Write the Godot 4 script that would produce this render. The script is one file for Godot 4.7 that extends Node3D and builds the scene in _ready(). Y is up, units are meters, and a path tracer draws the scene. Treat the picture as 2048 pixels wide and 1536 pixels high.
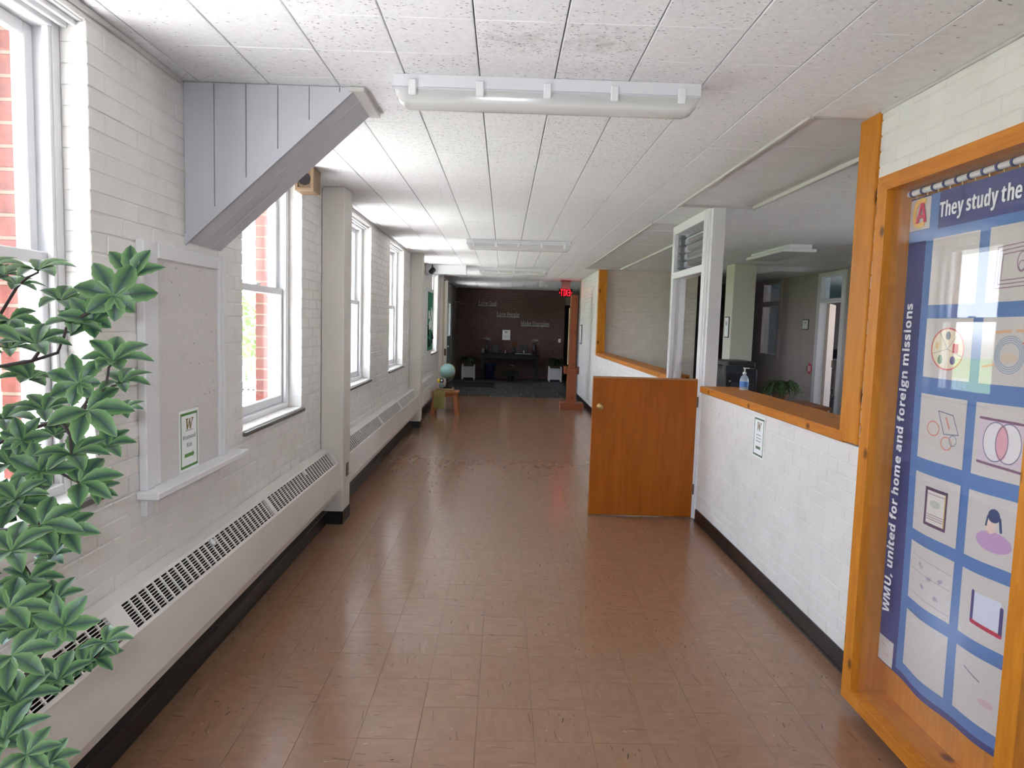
extends Node3D
# A long corridor with windows and convectors on the left, an office front and a display case on the right,
# and a dark foyer at its far end. Units are metres, the corridor runs along -z.

const CEIL := 2.616      # ceiling height
const XL := -1.407       # face of the left wall
const XR := 1.67         # face of the right wall
const CO := 0.0686       # one brick course
const BL := 0.2105       # one brick length with its joint

var M := {}
var used := {}
var rng := RandomNumberGenerator.new()
var brick_cache := {}

# ------------------------------------------------------------------ helpers
func numbered(n: String) -> String:
	if not used.has(n):
		used[n] = 0
		return n
	used[n] += 1
	return "%s_%03d" % [n, used[n]]

func thing(called: String, label: String, category: String, at := Vector3.ZERO, group := "", turn := 0.0) -> Node3D:
	var o := Node3D.new()
	o.name = numbered(called)
	add_child(o)
	o.position = at
	o.rotation.y = turn
	o.set_meta("label", label)
	o.set_meta("category", category)
	if group != "":
		o.set_meta("group", group)
	return o

func struct(called: String, label := "") -> Node3D:
	var o := Node3D.new()
	o.name = numbered(called)
	add_child(o)
	o.set_meta("kind", "structure")
	if label != "":
		o.set_meta("label", label)
	return o

func mb() -> SurfaceTool:
	var st := SurfaceTool.new()
	st.begin(Mesh.PRIMITIVE_TRIANGLES)
	return st

func put(called: String, st: SurfaceTool, m: Material, parent: Node) -> MeshInstance3D:
	var o := MeshInstance3D.new()
	o.mesh = st.commit()
	o.material_override = m
	o.name = called
	parent.add_child(o, true)
	return o

func put_mesh(called: String, mesh: Mesh, m: Material, parent: Node, xf := Transform3D()) -> MeshInstance3D:
	var o := MeshInstance3D.new()
	o.mesh = mesh
	o.material_override = m
	o.name = called
	parent.add_child(o, true)
	o.transform = xf
	return o

# a, b, c, d run counter-clockwise seen from the front
func quad(st: SurfaceTool, a: Vector3, b: Vector3, c: Vector3, d: Vector3) -> void:
	var n := (b - a).cross(d - a)
	if n.length_squared() < 1e-16:
		n = (c - a).cross(d - a)
	n = n.normalized()
	for p in [a, c, b, a, d, c]:
		st.set_normal(n)
		st.add_vertex(p)

func tri(st: SurfaceTool, a: Vector3, b: Vector3, c: Vector3) -> void:
	var n := (b - a).cross(c - a).normalized()
	for p in [a, c, b]:
		st.set_normal(n)
		st.add_vertex(p)

func box(st: SurfaceTool, lo: Vector3, hi: Vector3, bev := 0.0, xf := Transform3D()) -> void:
	var l := Vector3(minf(lo.x, hi.x), minf(lo.y, hi.y), minf(lo.z, hi.z))
	var h := Vector3(maxf(lo.x, hi.x), maxf(lo.y, hi.y), maxf(lo.z, hi.z))
	var e := minf(bev, 0.45 * minf(h.x - l.x, minf(h.y - l.y, h.z - l.z)))
	var c := (l + h) * 0.5
	var s := (h - l) * 0.5
	for ax in 3:
		for sg in [-1.0, 1.0]:
			var n := Vector3.ZERO
			n[ax] = sg
			var u := Vector3.ZERO
			u[(ax + 1) % 3] = 1.0
			var v := n.cross(u)
			var su := absf(s.dot(u.abs())) - e
			var sv := absf(s.dot(v.abs())) - e
			var o := c + n * s[ax]
			quad(st, xf * (o - u * su - v * sv), xf * (o + u * su - v * sv), xf * (o + u * su + v * sv), xf * (o - u * su + v * sv))
	if e <= 0.0:
		return
	for ax in 3:
		var a1 := (ax + 1) % 3
		var a2 := (ax + 2) % 3
		for s1 in [-1.0, 1.0]:
			for s2 in [-1.0, 1.0]:
				var n1 := Vector3.ZERO
				n1[a1] = s1
				var n2 := Vector3.ZERO
				n2[a2] = s2
				var d := Vector3.ZERO
				d[ax] = s[ax] - e
				var p1 := c + n1 * s[a1] + n2 * (s[a2] - e)
				var p2 := c + n2 * s[a2] + n1 * (s[a1] - e)
				if s1 * s2 > 0.0:
					quad(st, xf * (p1 - d), xf * (p2 - d), xf * (p2 + d), xf * (p1 + d))
				else:
					quad(st, xf * (p1 + d), xf * (p2 + d), xf * (p2 - d), xf * (p1 - d))
	for sx in [-1.0, 1.0]:
		for sy in [-1.0, 1.0]:
			for sz in [-1.0, 1.0]:
				var px := c + Vector3(sx * s.x, sy * (s.y - e), sz * (s.z - e))
				var py := c + Vector3(sx * (s.x - e), sy * s.y, sz * (s.z - e))
				var pz := c + Vector3(sx * (s.x - e), sy * (s.y - e), sz * s.z)
				if sx * sy * sz > 0.0:
					tri(st, xf * px, xf * py, xf * pz)
				else:
					tri(st, xf * px, xf * pz, xf * py)

func bx(called: String, lo: Vector3, hi: Vector3, m: Material, parent: Node, bev := 0.0) -> MeshInstance3D:
	var st := mb()
	box(st, lo, hi, bev)
	return put(called, st, m, parent)

# polygon in (x, y), counter-clockwise, swept from z0 down to z1 (z1 < z0)
func prism(st: SurfaceTool, poly: PackedVector2Array, z0: float, z1: float, xf := Transform3D()) -> void:
	var n := poly.size()
	for i in n:
		var a := poly[i]
		var b := poly[(i + 1) % n]
		quad(st, xf * Vector3(a.x, a.y, z0), xf * Vector3(a.x, a.y, z1), xf * Vector3(b.x, b.y, z1), xf * Vector3(b.x, b.y, z0))
	var t := Geometry2D.triangulate_polygon(poly)
	for i in range(0, t.size(), 3):
		var p := [poly[t[i]], poly[t[i + 1]], poly[t[i + 2]]]
		if (p[1] - p[0]).cross(p[2] - p[0]) < 0.0:
			p = [p[0], p[2], p[1]]
		tri(st, xf * Vector3(p[0].x, p[0].y, z0), xf * Vector3(p[1].x, p[1].y, z0), xf * Vector3(p[2].x, p[2].y, z0))
		tri(st, xf * Vector3(p[0].x, p[0].y, z1), xf * Vector3(p[2].x, p[2].y, z1), xf * Vector3(p[1].x, p[1].y, z1))

func smooth_grid(st: SurfaceTool, pts: Array, closed_u := false) -> void:
	# pts[i][j]; outward normal is (along j) x (along i)
	var ni := pts.size()
	var nj: int = pts[0].size()
	var nor := []
	for i in ni:
		var row := []
		for j in nj:
			var i0: int = maxi(i - 1, 0)
			var i1: int = mini(i + 1, ni - 1)
			var j0: int = (j - 1 + nj) % nj if closed_u else maxi(j - 1, 0)
			var j1: int = (j + 1) % nj if closed_u else mini(j + 1, nj - 1)
			var di: Vector3 = pts[i1][j] - pts[i0][j]
			var dj: Vector3 = pts[i][j1] - pts[i][j0]
			if dj.length_squared() < 1e-14:
				var ii: int = 1 if i == 0 else ni - 2
				dj = pts[ii][j1] - pts[ii][j0]
			row.append(dj.cross(di).normalized())
		nor.append(row)
	for i in ni - 1:
		for j in (nj if closed_u else nj - 1):
			var k: int = (j + 1) % nj
			var q := [[i, j], [i, k], [i + 1, k], [i + 1, j]]
			for t in [0, 2, 1, 0, 3, 2]:
				st.set_normal(nor[q[t][0]][q[t][1]])
				st.set_uv(Vector2(float(q[t][1]) / (nj - 1), float(q[t][0]) / (ni - 1)))
				st.add_vertex(pts[q[t][0]][q[t][1]])

func lathe(st: SurfaceTool, prof: Array, seg: int, xf := Transform3D()) -> void:
	# prof: Vector2(radius, y) from bottom to top
	var pts := []
	for p in prof:
		var row := []
		for j in seg:
			var a := -TAU * j / seg
			row.append(xf * Vector3(cos(a) * p.x, p.y, sin(a) * p.x))
		pts.append(row)
	smooth_grid(st, pts, true)

func tube(st: SurfaceTool, path: Array, radii: Array, seg := 8) -> void:
	var pts := []
	for i in path.size():
		var d: Vector3 = (path[mini(i + 1, path.size() - 1)] - path[maxi(i - 1, 0)]).normalized()
		var u := d.cross(Vector3(0.31, 0.9, 0.2)).normalized()
		if u.length_squared() < 0.01:
			u = d.cross(Vector3.RIGHT).normalized()
		var v := d.cross(u)
		var r: float = radii[mini(i, radii.size() - 1)]
		var row := []
		for j in seg:
			var a := TAU * j / seg
			row.append(path[i] + (u * cos(a) + v * sin(a)) * r)
		pts.append(row)
	smooth_grid(st, pts, true)
	var a0: Vector3 = path[0]
	var a1: Vector3 = path[path.size() - 1]
	for j in seg:
		tri(st, a0, pts[0][(j + 1) % seg], pts[0][j])
		tri(st, a1, pts[path.size() - 1][j], pts[path.size() - 1][(j + 1) % seg])

func words(called: String, s: String, at: Vector3, basis: Basis, height: float, m: Material, parent: Node, serif := false, bold := false, depth := 0.003, fit := 0.0) -> MeshInstance3D:
	var t := TextMesh.new()
	var f := SystemFont.new()
	f.font_names = PackedStringArray(["Droid Serif" if serif else "Droid Sans"])
	if bold:
		f.font_weight = 700
	t.font = f
	t.text = s
	t.font_size = 48
	t.pixel_size = height / 48.0
	t.depth = depth
	t.curve_step = 1.5
	var o := put_mesh(called, t, m, parent)
	var wide := t.get_aabb().size.x
	var k := fit / wide if fit > 0.0 and wide > 0.0 else 1.0
	o.transform = Transform3D(basis.scaled_local(Vector3(k, 1, 1)), at)
	return o

const FACE_LEFT := Basis(Vector3(0, 0, -1), Vector3(0, 1, 0), Vector3(1, 0, 0))   # things on the left wall, seen from the corridor
const FACE_RIGHT := Basis(Vector3(0, 0, 1), Vector3(0, 1, 0), Vector3(-1, 0, 0))  # things on the right wall
const FACE_UP_RIGHT := Basis(Vector3(0, 1, 0), Vector3(0, 0, -1), Vector3(-1, 0, 0))

# ------------------------------------------------------------------ materials
func mat(c: Color, rough := 0.6, spec := 0.5, metal := 0.0) -> StandardMaterial3D:
	var m := StandardMaterial3D.new()
	m.albedo_color = c
	m.roughness = rough
	m.metallic_specular = spec
	m.metallic = metal
	return m

func c8(r: int, g: int, b: int) -> Color:
	return Color8(r, g, b)

func noise_tex(size: int, freq: float, a: Color, b: Color, seed_ := 1, octaves := 4, normal := false, bump := 2.0) -> NoiseTexture2D:
	var n := FastNoiseLite.new()
	n.seed = seed_
	n.noise_type = FastNoiseLite.TYPE_SIMPLEX_SMOOTH
	n.frequency = freq
	n.fractal_octaves = octaves
	var t := NoiseTexture2D.new()
	t.width = size
	t.height = size
	t.seamless = true
	t.noise = n
	if normal:
		t.as_normal_map = true
		t.bump_strength = bump
	else:
		var g := Gradient.new()
		g.offsets = PackedFloat32Array([0.0, 1.0])
		g.colors = PackedColorArray([a, b])
		t.color_ramp = g
	return t

func tri_mat(tex: Texture2D, scale: float, rough: float, nrm: Texture2D = null, nscale := 0.4, world := true) -> StandardMaterial3D:
	var m := mat(Color.WHITE, rough)
	m.albedo_texture = tex
	m.uv1_triplanar = true
	m.uv1_world_triplanar = world
	m.uv1_scale = Vector3.ONE * scale
	if nrm:
		m.normal_enabled = true
		m.normal_texture = nrm
		m.normal_scale = nscale
	return m

func wood_image(base: Color, dark: Color, seed_: int, across: bool, knots: int) -> ImageTexture:
	var n := FastNoiseLite.new()
	n.seed = seed_
	n.frequency = 0.012
	n.fractal_octaves = 3
	var f := FastNoiseLite.new()
	f.seed = seed_ + 7
	f.frequency = 0.09
	var S := 256
	var im := Image.create(S, S, false, Image.FORMAT_RGB8)
	var kn := []
	var r := RandomNumberGenerator.new()
	r.seed = seed_
	for k in knots:
		kn.append(Vector3(r.randf() * S, r.randf() * S, 2.0 + r.randf() * 2.5))
	for y in S:
		for x in S:
			var u := float(x)
			var v := float(y)
			var w := n.get_noise_2d(u * 3.0, v * 0.35)
			var g := 0.5 + 0.5 * sin(u * 0.42 + w * 9.0)
			var t := clampf(0.3 * g + 0.25 * (f.get_noise_2d(u * 3.0, v * 0.25) + 0.5) + 0.3 * (w + 0.5), 0.0, 1.0)
			var c := base.lerp(dark, t * 0.75)
			for k in kn:
				var d := Vector2(u - k.x, (v - k.y) * 0.7).length()
				if d < k.z * 2.2:
					c = c.lerp(dark.darkened(0.45), clampf(1.0 - (d - k.z * 0.8) / (k.z * 1.2), 0.0, 1.0) * 0.85)
			if across:
				im.set_pixel(y, x, c)
			else:
				im.set_pixel(x, y, c)
	return ImageTexture.create_from_image(im)

func line(im: Image, a: Vector2, b: Vector2, w: float, c: Color) -> void:
	var L := a.distance_to(b)
	var n := int(maxf(1.0, L * 1.5))
	for i in n + 1:
		var p := a.lerp(b, float(i) / n)
		blob(im, p, w * 0.5, c)

func blob(im: Image, p: Vector2, r: float, c: Color) -> void:
	var W := im.get_width()
	var H := im.get_height()
	for y in range(int(floor(p.y - r)), int(ceil(p.y + r)) + 1):
		for x in range(int(floor(p.x - r)), int(ceil(p.x + r)) + 1):
			if x < 0 or y < 0 or x >= W or y >= H:
				continue
			var d := Vector2(x, y).distance_to(p)
			var k := clampf(r + 0.5 - d, 0.0, 1.0) * c.a
			if k > 0.0:
				im.set_pixel(x, y, im.get_pixel(x, y).lerp(Color(c.r, c.g, c.b), k))

func ring(im: Image, p: Vector2, rx: float, ry: float, w: float, c: Color, a0 := 0.0, a1 := TAU) -> void:
	var last := p + Vector2(cos(a0) * rx, sin(a0) * ry)
	for i in 40:
		var a := lerpf(a0, a1, (i + 1) / 40.0)
		var q := p + Vector2(cos(a) * rx, sin(a) * ry)
		line(im, last, q, w, c)
		last = q

func oval(im: Image, p: Vector2, rx: float, ry: float, c: Color) -> void:
	for y in range(int(p.y - ry), int(p.y + ry) + 1):
		for x in range(int(p.x - rx), int(p.x + rx) + 1):
			if x >= 0 and y >= 0 and x < im.get_width() and y < im.get_height():
				var d := Vector2((x - p.x) / rx, (y - p.y) / ry).length()
				if d <= 1.0:
					im.set_pixel(x, y, im.get_pixel(x, y).lerp(Color(c.r, c.g, c.b), c.a))

func make_materials() -> void:
	var bump := noise_tex(256, 0.03, Color.BLACK, Color.WHITE, 5, 4, true, 3.0)
	# thick cream paint over brick
	M.paint = tri_mat(noise_tex(256, 0.012, c8(222, 218, 213), c8(231, 228, 224), 11), 0.9, 0.5, bump, 0.35)
	M.plaster = tri_mat(noise_tex(256, 0.01, c8(218, 212, 205), c8(226, 220, 213), 13), 0.7, 0.55, bump, 0.12)
	M.beige_brick = tri_mat(noise_tex(256, 0.02, c8(222, 211, 198), c8(232, 221, 208), 14), 0.8, 0.6, bump, 0.3)
	M.office_wall = tri_mat(noise_tex(256, 0.015, c8(176, 164, 160), c8(186, 174, 170), 15), 0.7, 0.6)
	M.red_brick = tri_mat(noise_tex(256, 0.03, c8(92, 40, 30), c8(122, 58, 44), 16), 2.5, 0.8, bump, 0.5)
	M.mortar = mat(c8(128, 112, 96), 0.9)
	M.brown_brick = tri_mat(noise_tex(256, 0.02, c8(88, 66, 60), c8(116, 90, 82), 17), 2.0, 0.75, bump, 0.4)
	M.brown_mortar = mat(c8(84, 66, 60), 0.9)
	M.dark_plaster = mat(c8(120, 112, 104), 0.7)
	M.white = mat(c8(224, 223, 225), 0.4)
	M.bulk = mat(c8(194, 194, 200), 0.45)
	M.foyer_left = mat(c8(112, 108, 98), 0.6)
	M.white_gloss = mat(c8(232, 231, 232), 0.25)
	M.enamel = tri_mat(noise_tex(256, 0.008, c8(224, 219, 214), c8(231, 226, 221), 18), 0.7, 0.38)
	M.lip = mat(c8(214, 208, 200), 0.45)
	M.board = tri_mat(noise_tex(256, 0.05, c8(206, 200, 197), c8(215, 209, 206), 19), 2.0, 0.75, bump, 0.15)
	M.black_base = mat(c8(22, 17, 17), 0.35)
	M.black = mat(c8(14, 14, 15), 0.45)
	M.fin_shade_steel = mat(c8(62, 60, 58), 0.6, 0.5, 0.3)  # dark steel colour stands in for the shade behind the convector slots
	M.slate_sill = tri_mat(noise_tex(128, 0.05, c8(84, 80, 74), c8(112, 107, 98), 20), 3.0, 0.45)
	M.pine_v = tri_mat(wood_image(c8(210, 138, 44), c8(174, 98, 20), 31, false, 9), 1.1, 0.42)
	M.pine_h = tri_mat(wood_image(c8(206, 132, 48), c8(166, 92, 22), 32, true, 9), 1.1, 0.42)
	M.door_wood = tri_mat(wood_image(c8(174, 96, 30), c8(146, 74, 18), 34, false, 0), 0.55, 0.38)
	for k in ["pine_v", "pine_h", "door_wood"]:
		M[k].metallic_specular = 0.35
	M.door_edge = mat(c8(176, 124, 84), 0.4)
	M.cross_wood = tri_mat(wood_image(c8(154, 82, 44), c8(112, 52, 26), 35, false, 3), 1.6, 0.4)
	M.cross_wood_h = tri_mat(wood_image(c8(150, 80, 44), c8(108, 50, 26), 36, true, 2), 1.6, 0.4)
	M.bench_wood = tri_mat(wood_image(c8(168, 98, 50), c8(130, 70, 34), 37, false, 2), 2.0, 0.45)
	M.plywood = tri_mat(wood_image(c8(170, 140, 104), c8(140, 110, 80), 38, true, 0), 2.0, 0.6)
	M.glass = mat(Color(0.95, 0.97, 0.97, 0.02), 0.02)
	M.glass.transparency = BaseMaterial3D.TRANSPARENCY_ALPHA
	M.case_glass = mat(Color(0.95, 0.97, 0.97, 0.012), 0.01)
	M.case_glass.transparency = BaseMaterial3D.TRANSPARENCY_ALPHA
	M.case_glass.metallic_specular = 0.35
	M.tint_glass = mat(Color(0.35, 0.5, 0.55, 0.35), 0.05)
	M.tint_glass.transparency = BaseMaterial3D.TRANSPARENCY_ALPHA
	M.diffuser = mat(Color(0.94, 0.94, 0.92, 0.5), 0.15)
	M.diffuser.transparency = BaseMaterial3D.TRANSPARENCY_ALPHA
	M.tube = mat(c8(240, 240, 238), 0.25)
	M.steel = mat(c8(180, 180, 182), 0.3, 0.5, 0.9)
	M.brass = mat(c8(190, 160, 105), 0.3, 0.5, 0.9)
	M.bronze = mat(c8(96, 74, 50), 0.4, 0.5, 0.7)
	M.aluminium = mat(c8(150, 150, 150), 0.4, 0.5, 0.8)
	M.paper = mat(c8(238, 240, 238), 0.7)
	M.sign_green = mat(c8(92, 140, 70), 0.7)
	M.sign_deep = mat(c8(86, 112, 84), 0.7)
	M.sign_gold = mat(c8(122, 104, 44), 0.7)
	M.ink = mat(c8(120, 116, 122), 0.8)
	M.speaker_wood = mat(c8(122, 98, 74), 0.5)
	M.grille_cloth = mat(c8(34, 28, 32), 0.9)
	M.outlet = mat(c8(84, 70, 62), 0.4)
	M.slate = tri_mat(noise_tex(256, 0.02, c8(40, 44, 46), c8(66, 70, 70), 41), 1.5, 0.4, bump, 0.3)
	M.slate_b = tri_mat(noise_tex(256, 0.02, c8(52, 54, 54), c8(78, 80, 78), 42), 1.5, 0.4, bump, 0.3)
	M.slate_c = tri_mat(noise_tex(256, 0.02, c8(34, 36, 40), c8(54, 56, 58), 43), 1.5, 0.42, bump, 0.3)
	M.grout = mat(c8(172, 174, 166), 0.8)
	M.mat_rubber = mat(c8(20, 20, 20), 0.95)
	M.concrete = tri_mat(noise_tex(256, 0.02, c8(200, 199, 196), c8(216, 215, 212), 44), 0.5, 0.9)
	M.grass = tri_mat(noise_tex(256, 0.06, c8(70, 100, 40), c8(100, 128, 60), 45), 0.6, 0.95)
	M.hedge = mat(Color.WHITE, 0.7)
	M.hedge.vertex_color_use_as_albedo = true
	M.leaf = mat(Color.WHITE, 0.5)
	M.leaf.vertex_color_use_as_albedo = true
	M.leaf.backlight_enabled = true
	M.leaf.backlight = Color(0.10, 0.16, 0.04)
	M.bark = mat(c8(58, 44, 42), 0.7)
	M.fern = mat(c8(58, 84, 40), 0.6)
	M.fern_dark = mat(c8(38, 54, 32), 0.7)
	M.pot = mat(c8(110, 74, 50), 0.7)
	M.soil = mat(c8(40, 30, 24), 0.95)
	M.navy = mat(c8(52, 56, 116), 0.85)
	M.sash_blue = tri_mat(noise_tex(256, 0.12, c8(74, 108, 164), c8(92, 126, 178), 51), 4.0, 0.85)
	M.thread_white = mat(c8(226, 226, 232), 0.8)
	M.rod = mat(c8(206, 204, 204), 0.35)
	M.red_led = mat(c8(255, 30, 50), 0.4)
	M.red_led.emission_enabled = true
	M.red_led.emission = c8(255, 18, 44)
	M.red_led.emission_energy_multiplier = 0.9
	M.red_panel = mat(Color(0.12, 0.0, 0.01, 0.75), 0.2)
	M.red_panel.transparency = BaseMaterial3D.TRANSPARENCY_ALPHA
	M.letter = mat(c8(196, 194, 186), 0.4)
	M.globe_sea = tri_mat(noise_tex(256, 0.02, c8(112, 150, 150), c8(150, 178, 166), 52), 4.0, 0.4, null, 0.0, false)
	M.yellow = mat(c8(222, 184, 40), 0.5)
	M.cloth_olive = tri_mat(noise_tex(128, 0.05, c8(120, 112, 62), c8(156, 146, 92), 53), 6.0, 0.95)
	M.table_dark = mat(c8(22, 17, 19), 0.55)
	M.vase_dark = mat(c8(34, 26, 34), 0.3)
	M.petal_white = mat(c8(220, 214, 214), 0.7)
	M.petal_orange = mat(c8(206, 132, 60), 0.7)
	M.blue_plastic = mat(c8(20, 26, 66), 0.4)
	M.printer = mat(c8(38, 40, 44), 0.4)
	M.printer_top = mat(c8(54, 57, 62), 0.3)
	M.sanitizer = mat(Color(0.85, 0.92, 1.0, 0.25), 0.05)
	M.sanitizer.transparency = BaseMaterial3D.TRANSPARENCY_ALPHA
	M.sanitizer_label = mat(c8(70, 120, 190), 0.5)
	M.pink = mat(c8(214, 62, 96), 0.6)
	M.chair_seat = mat(c8(46, 24, 26), 0.8)
	M.cabinet = mat(c8(126, 72, 44), 0.5)
	M.teal_wall = mat(c8(120, 150, 158), 0.8)
	M.banner = mat(c8(28, 128, 92), 0.8)
	M.frame_dark = mat(c8(60, 62, 60), 0.5)
	make_floor_and_ceiling_textures()

func make_floor_and_ceiling_textures() -> void:
	# vinyl tiles: sixteen faces of 128 pixels, streaks of mineral marbling turned by a quarter from tile to tile
	var r := RandomNumberGenerator.new()
	r.seed = 77
	var n := FastNoiseLite.new()
	n.seed = 5
	n.frequency = 0.02
	n.fractal_octaves = 4
	var S := 512
	var im := Image.create(S, S, false, Image.FORMAT_RGB8)
	for y in S:
		for x in S:
			var cell := (x / 128) + 4 * (y / 128)
			var turn := ((x / 128) + (y / 128)) % 2
			var u := float(x)
			var v := float(y)
			var k := n.get_noise_2d(u * (0.8 if turn else 1.6) + cell * 131.0, v * (1.6 if turn else 0.8))
			var g := 0.5 + 0.5 * k + float((cell * 7) % 5 - 2) * 0.03
			im.set_pixel(x, y, c8(138, 102, 78).lerp(c8(148, 112, 88), clampf(g, 0, 1)))
	for cell in 16:
		var o := Vector2((cell % 4) * 128, (cell / 4) * 128)
		var turn := ((cell % 4) + (cell / 4)) % 2
		var many: int = [1, 2, 5, 0, 3, 1, 2, 9, 1, 4, 1, 3, 2, 0, 6, 2][cell]
		for k in many:
			var p := o + Vector2(r.randf_range(8, 120), r.randf_range(8, 120))
			var L := r.randf_range(3, 17)
			var d := Vector2(r.randf_range(-0.25, 0.25), 1.0).normalized()
			if turn:
				d = Vector2(d.y, d.x)
			var q := p + d * L
			q = q.clamp(o + Vector2(2, 2), o + Vector2(126, 126))
			var w := r.randf()
			var c := Color(0.16, 0.10, 0.09, 0.75) if w < 0.62 else Color(0.74, 0.68, 0.60, 0.5)
			line(im, p, q, r.randf_range(0.5, 1.9), c)
		for k in 5:
			var p2 := o + Vector2(r.randf_range(8, 120), r.randf_range(8, 120))
			var d2 := Vector2(0.1, 1) if not turn else Vector2(1, 0.1)
			line(im, p2, (p2 + d2 * r.randf_range(10, 50)).clamp(o, o + Vector2(127, 127)), r.randf_range(1.5, 4.0), Color(0.66, 0.53, 0.44, 0.10) if k % 2 else Color(0.42, 0.29, 0.22, 0.12))
	M.vinyl = mat(Color.WHITE, 0.2, 0.6)
	M.vinyl.albedo_texture = ImageTexture.create_from_image(im)
	M.vinyl.roughness_texture = noise_tex(256, 0.02, Color(0.75, 0.75, 0.75), Color(1, 1, 1), 61)
	M.vinyl.roughness = 0.22
	# mineral fibre tiles: sixteen faces of 128 pixels with fissures and pin holes, some with grey stains
	var cm := Image.create(1024, 1024, false, Image.FORMAT_RGB8)
	for y in 1024:
		for x in 1024:
			var g := n.get_noise_2d(x * 1.7, y * 1.7 + 900.0)
			cm.set_pixel(x, y, c8(232, 231, 232).lerp(c8(240, 239, 240), clampf(0.5 + g, 0, 1)))
	for cell in 16:
		var o := Vector2((cell % 4) * 256, (cell / 4) * 256)
		var many: int = [14, 30, 50, 190, 22, 150, 40, 110, 16, 60, 240, 36, 90, 26, 200, 48][cell]
		if cell == 10 or cell == 14:
			for k in 90:
				var p := o + Vector2(128, 128) + Vector2(r.randfn() * 55, r.randfn() * 42)
				blob_clamped(cm, p, r.randf_range(8, 26), Color(0.55, 0.53, 0.50, 0.06), o)
		for k in many:
			var p := o + Vector2(r.randf_range(6, 250), r.randf_range(6, 250))
			var d := Vector2(1.0, r.randf_range(-0.5, 0.5)).normalized()
			var q := (p + d * r.randf_range(0.5, 7.5)).clamp(o + Vector2(3, 3), o + Vector2(252, 252))
			line(cm, p, q, r.randf_range(0.8, 2.6), Color(0.42, 0.42, 0.47, r.randf_range(0.45, 0.95)))
	M.tile = mat(Color.WHITE, 0.85, 0.3)
	M.tile.albedo_texture = ImageTexture.create_from_image(cm)
	M.tile_edge = mat(c8(206, 205, 206), 0.9)
	M.panel = tri_mat(noise_tex(128, 0.02, c8(220, 218, 217), c8(228, 226, 225), 63), 1.0, 0.8)
	M.molding = mat(c8(200, 196, 192), 0.6)

func blob_clamped(im: Image, p: Vector2, rad: float, c: Color, o: Vector2) -> void:
	for y in range(int(p.y - rad), int(p.y + rad)):
		for x in range(int(p.x - rad), int(p.x + rad)):
			if x < o.x or y < o.y or x > o.x + 255 or y > o.y + 255:
				continue
			var d := Vector2(x, y).distance_to(p) / rad
			if d < 1.0:
				im.set_pixel(x, y, im.get_pixel(x, y).lerp(Color(c.r, c.g, c.b), c.a * (1.0 - d * d)))

# ------------------------------------------------------------------ scene
var cam: Camera3D

func _ready() -> void:
	rng.seed = 20250
	# camera
	cam = Camera3D.new()
	cam.name = "camera"
	cam.position = Vector3(0, 1.62, 0)
	cam.rotation = Vector3(-0.0872, -0.0140, 0.0294)
	cam.fov = rad_to_deg(2.0 * atan(768.0 / 1383.2))
	cam.near = 0.05
	cam.far = 200.0
	cam.current = true
	add_child(cam)
	# sky and exposure
	var sky_m := ProceduralSkyMaterial.new()
	sky_m.sky_top_color = Color(0.78, 0.86, 0.96)
	sky_m.sky_horizon_color = Color(0.97, 0.98, 1.0)
	sky_m.ground_bottom_color = Color(0.45, 0.45, 0.42)
	sky_m.ground_horizon_color = Color(0.8, 0.82, 0.82)
	sky_m.sun_angle_max = 1.0
	var sky := Sky.new()
	sky.sky_material = sky_m
	var env := Environment.new()
	env.background_mode = Environment.BG_SKY
	env.sky = sky
	env.background_energy_multiplier = 5.6
	env.tonemap_mode = Environment.TONE_MAPPER_LINEAR
	env.tonemap_exposure = 2.65
	env.sdfgi_enabled = true
	env.ssao_enabled = true
	env.ssil_enabled = true
	var we := WorldEnvironment.new()
	we.name = "world"
	we.environment = env
	add_child(we)
	# midday sun, high and almost along the outside wall
	var sun := DirectionalLight3D.new()
	sun.name = "sun"
	sun.light_energy = 7.5
	sun.light_color = Color(1.0, 0.98, 0.96)
	sun.light_angular_distance = 0.53
	sun.shadow_enabled = true
	add_child(sun)
	sun.look_at_from_position(Vector3.ZERO, Vector3(0.10, -0.80, 0.45))
	# the camera's own flash, beside and above the lens
	var flash := SpotLight3D.new()
	flash.name = "camera_flash"
	flash.position = Vector3(-0.055, 1.66, 0.0)
	flash.rotation = cam.rotation
	flash.light_energy = 1.0
	flash.light_size = 0.02
	flash.spot_range = 40.0
	flash.spot_angle = 52.0
	flash.spot_attenuation = 2.0
	flash.shadow_enabled = true
	flash.light_color = Color(0.92, 0.96, 1.0)
	add_child(flash)

	make_materials()
	build_floor()
	build_ceiling()
	build_left_wall()
	build_right_wall()
	build_office_shell()
	build_foyer_shell()
	build_outside()
	build_convectors()
	build_bulkhead()
	build_notice_panel()
	build_display_case()
	build_half_door()
	build_ceiling_lamps()
	build_plant()
	build_office_things()
	build_corridor_things()
	build_foyer_things()

func in_view(p: Vector3) -> bool:
	var q := cam.transform.affine_inverse() * p
	if q.z > -0.3:
		return false
	var u := 1024.0 + 1383.2 * q.x / -q.z
	var v := 768.0 - 1383.2 * q.y / -q.z
	return u > -30 and u < 2078 and v > -30 and v < 1566

# openings: [z_near, z_far, y0, y1]
func slab_x(st: SurfaceTool, xa: float, xb: float, y0: float, y1: float, zn: float, zf: float, openings: Array) -> void:
	var z := zn
	for o in openings:
		if o[0] < z - 0.0001:
			box(st, Vector3(xa, y0, z), Vector3(xb, y1, o[0]))
		if o[2] > y0:
			box(st, Vector3(xa, y0, o[0]), Vector3(xb, o[2], o[1]))
		if o[3] < y1:
			box(st, Vector3(xa, o[3], o[0]), Vector3(xb, y1, o[1]))
		z = o[1]
	if zf < z - 0.0001:
		box(st, Vector3(xa, y0, z), Vector3(xb, y1, zf))

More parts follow.
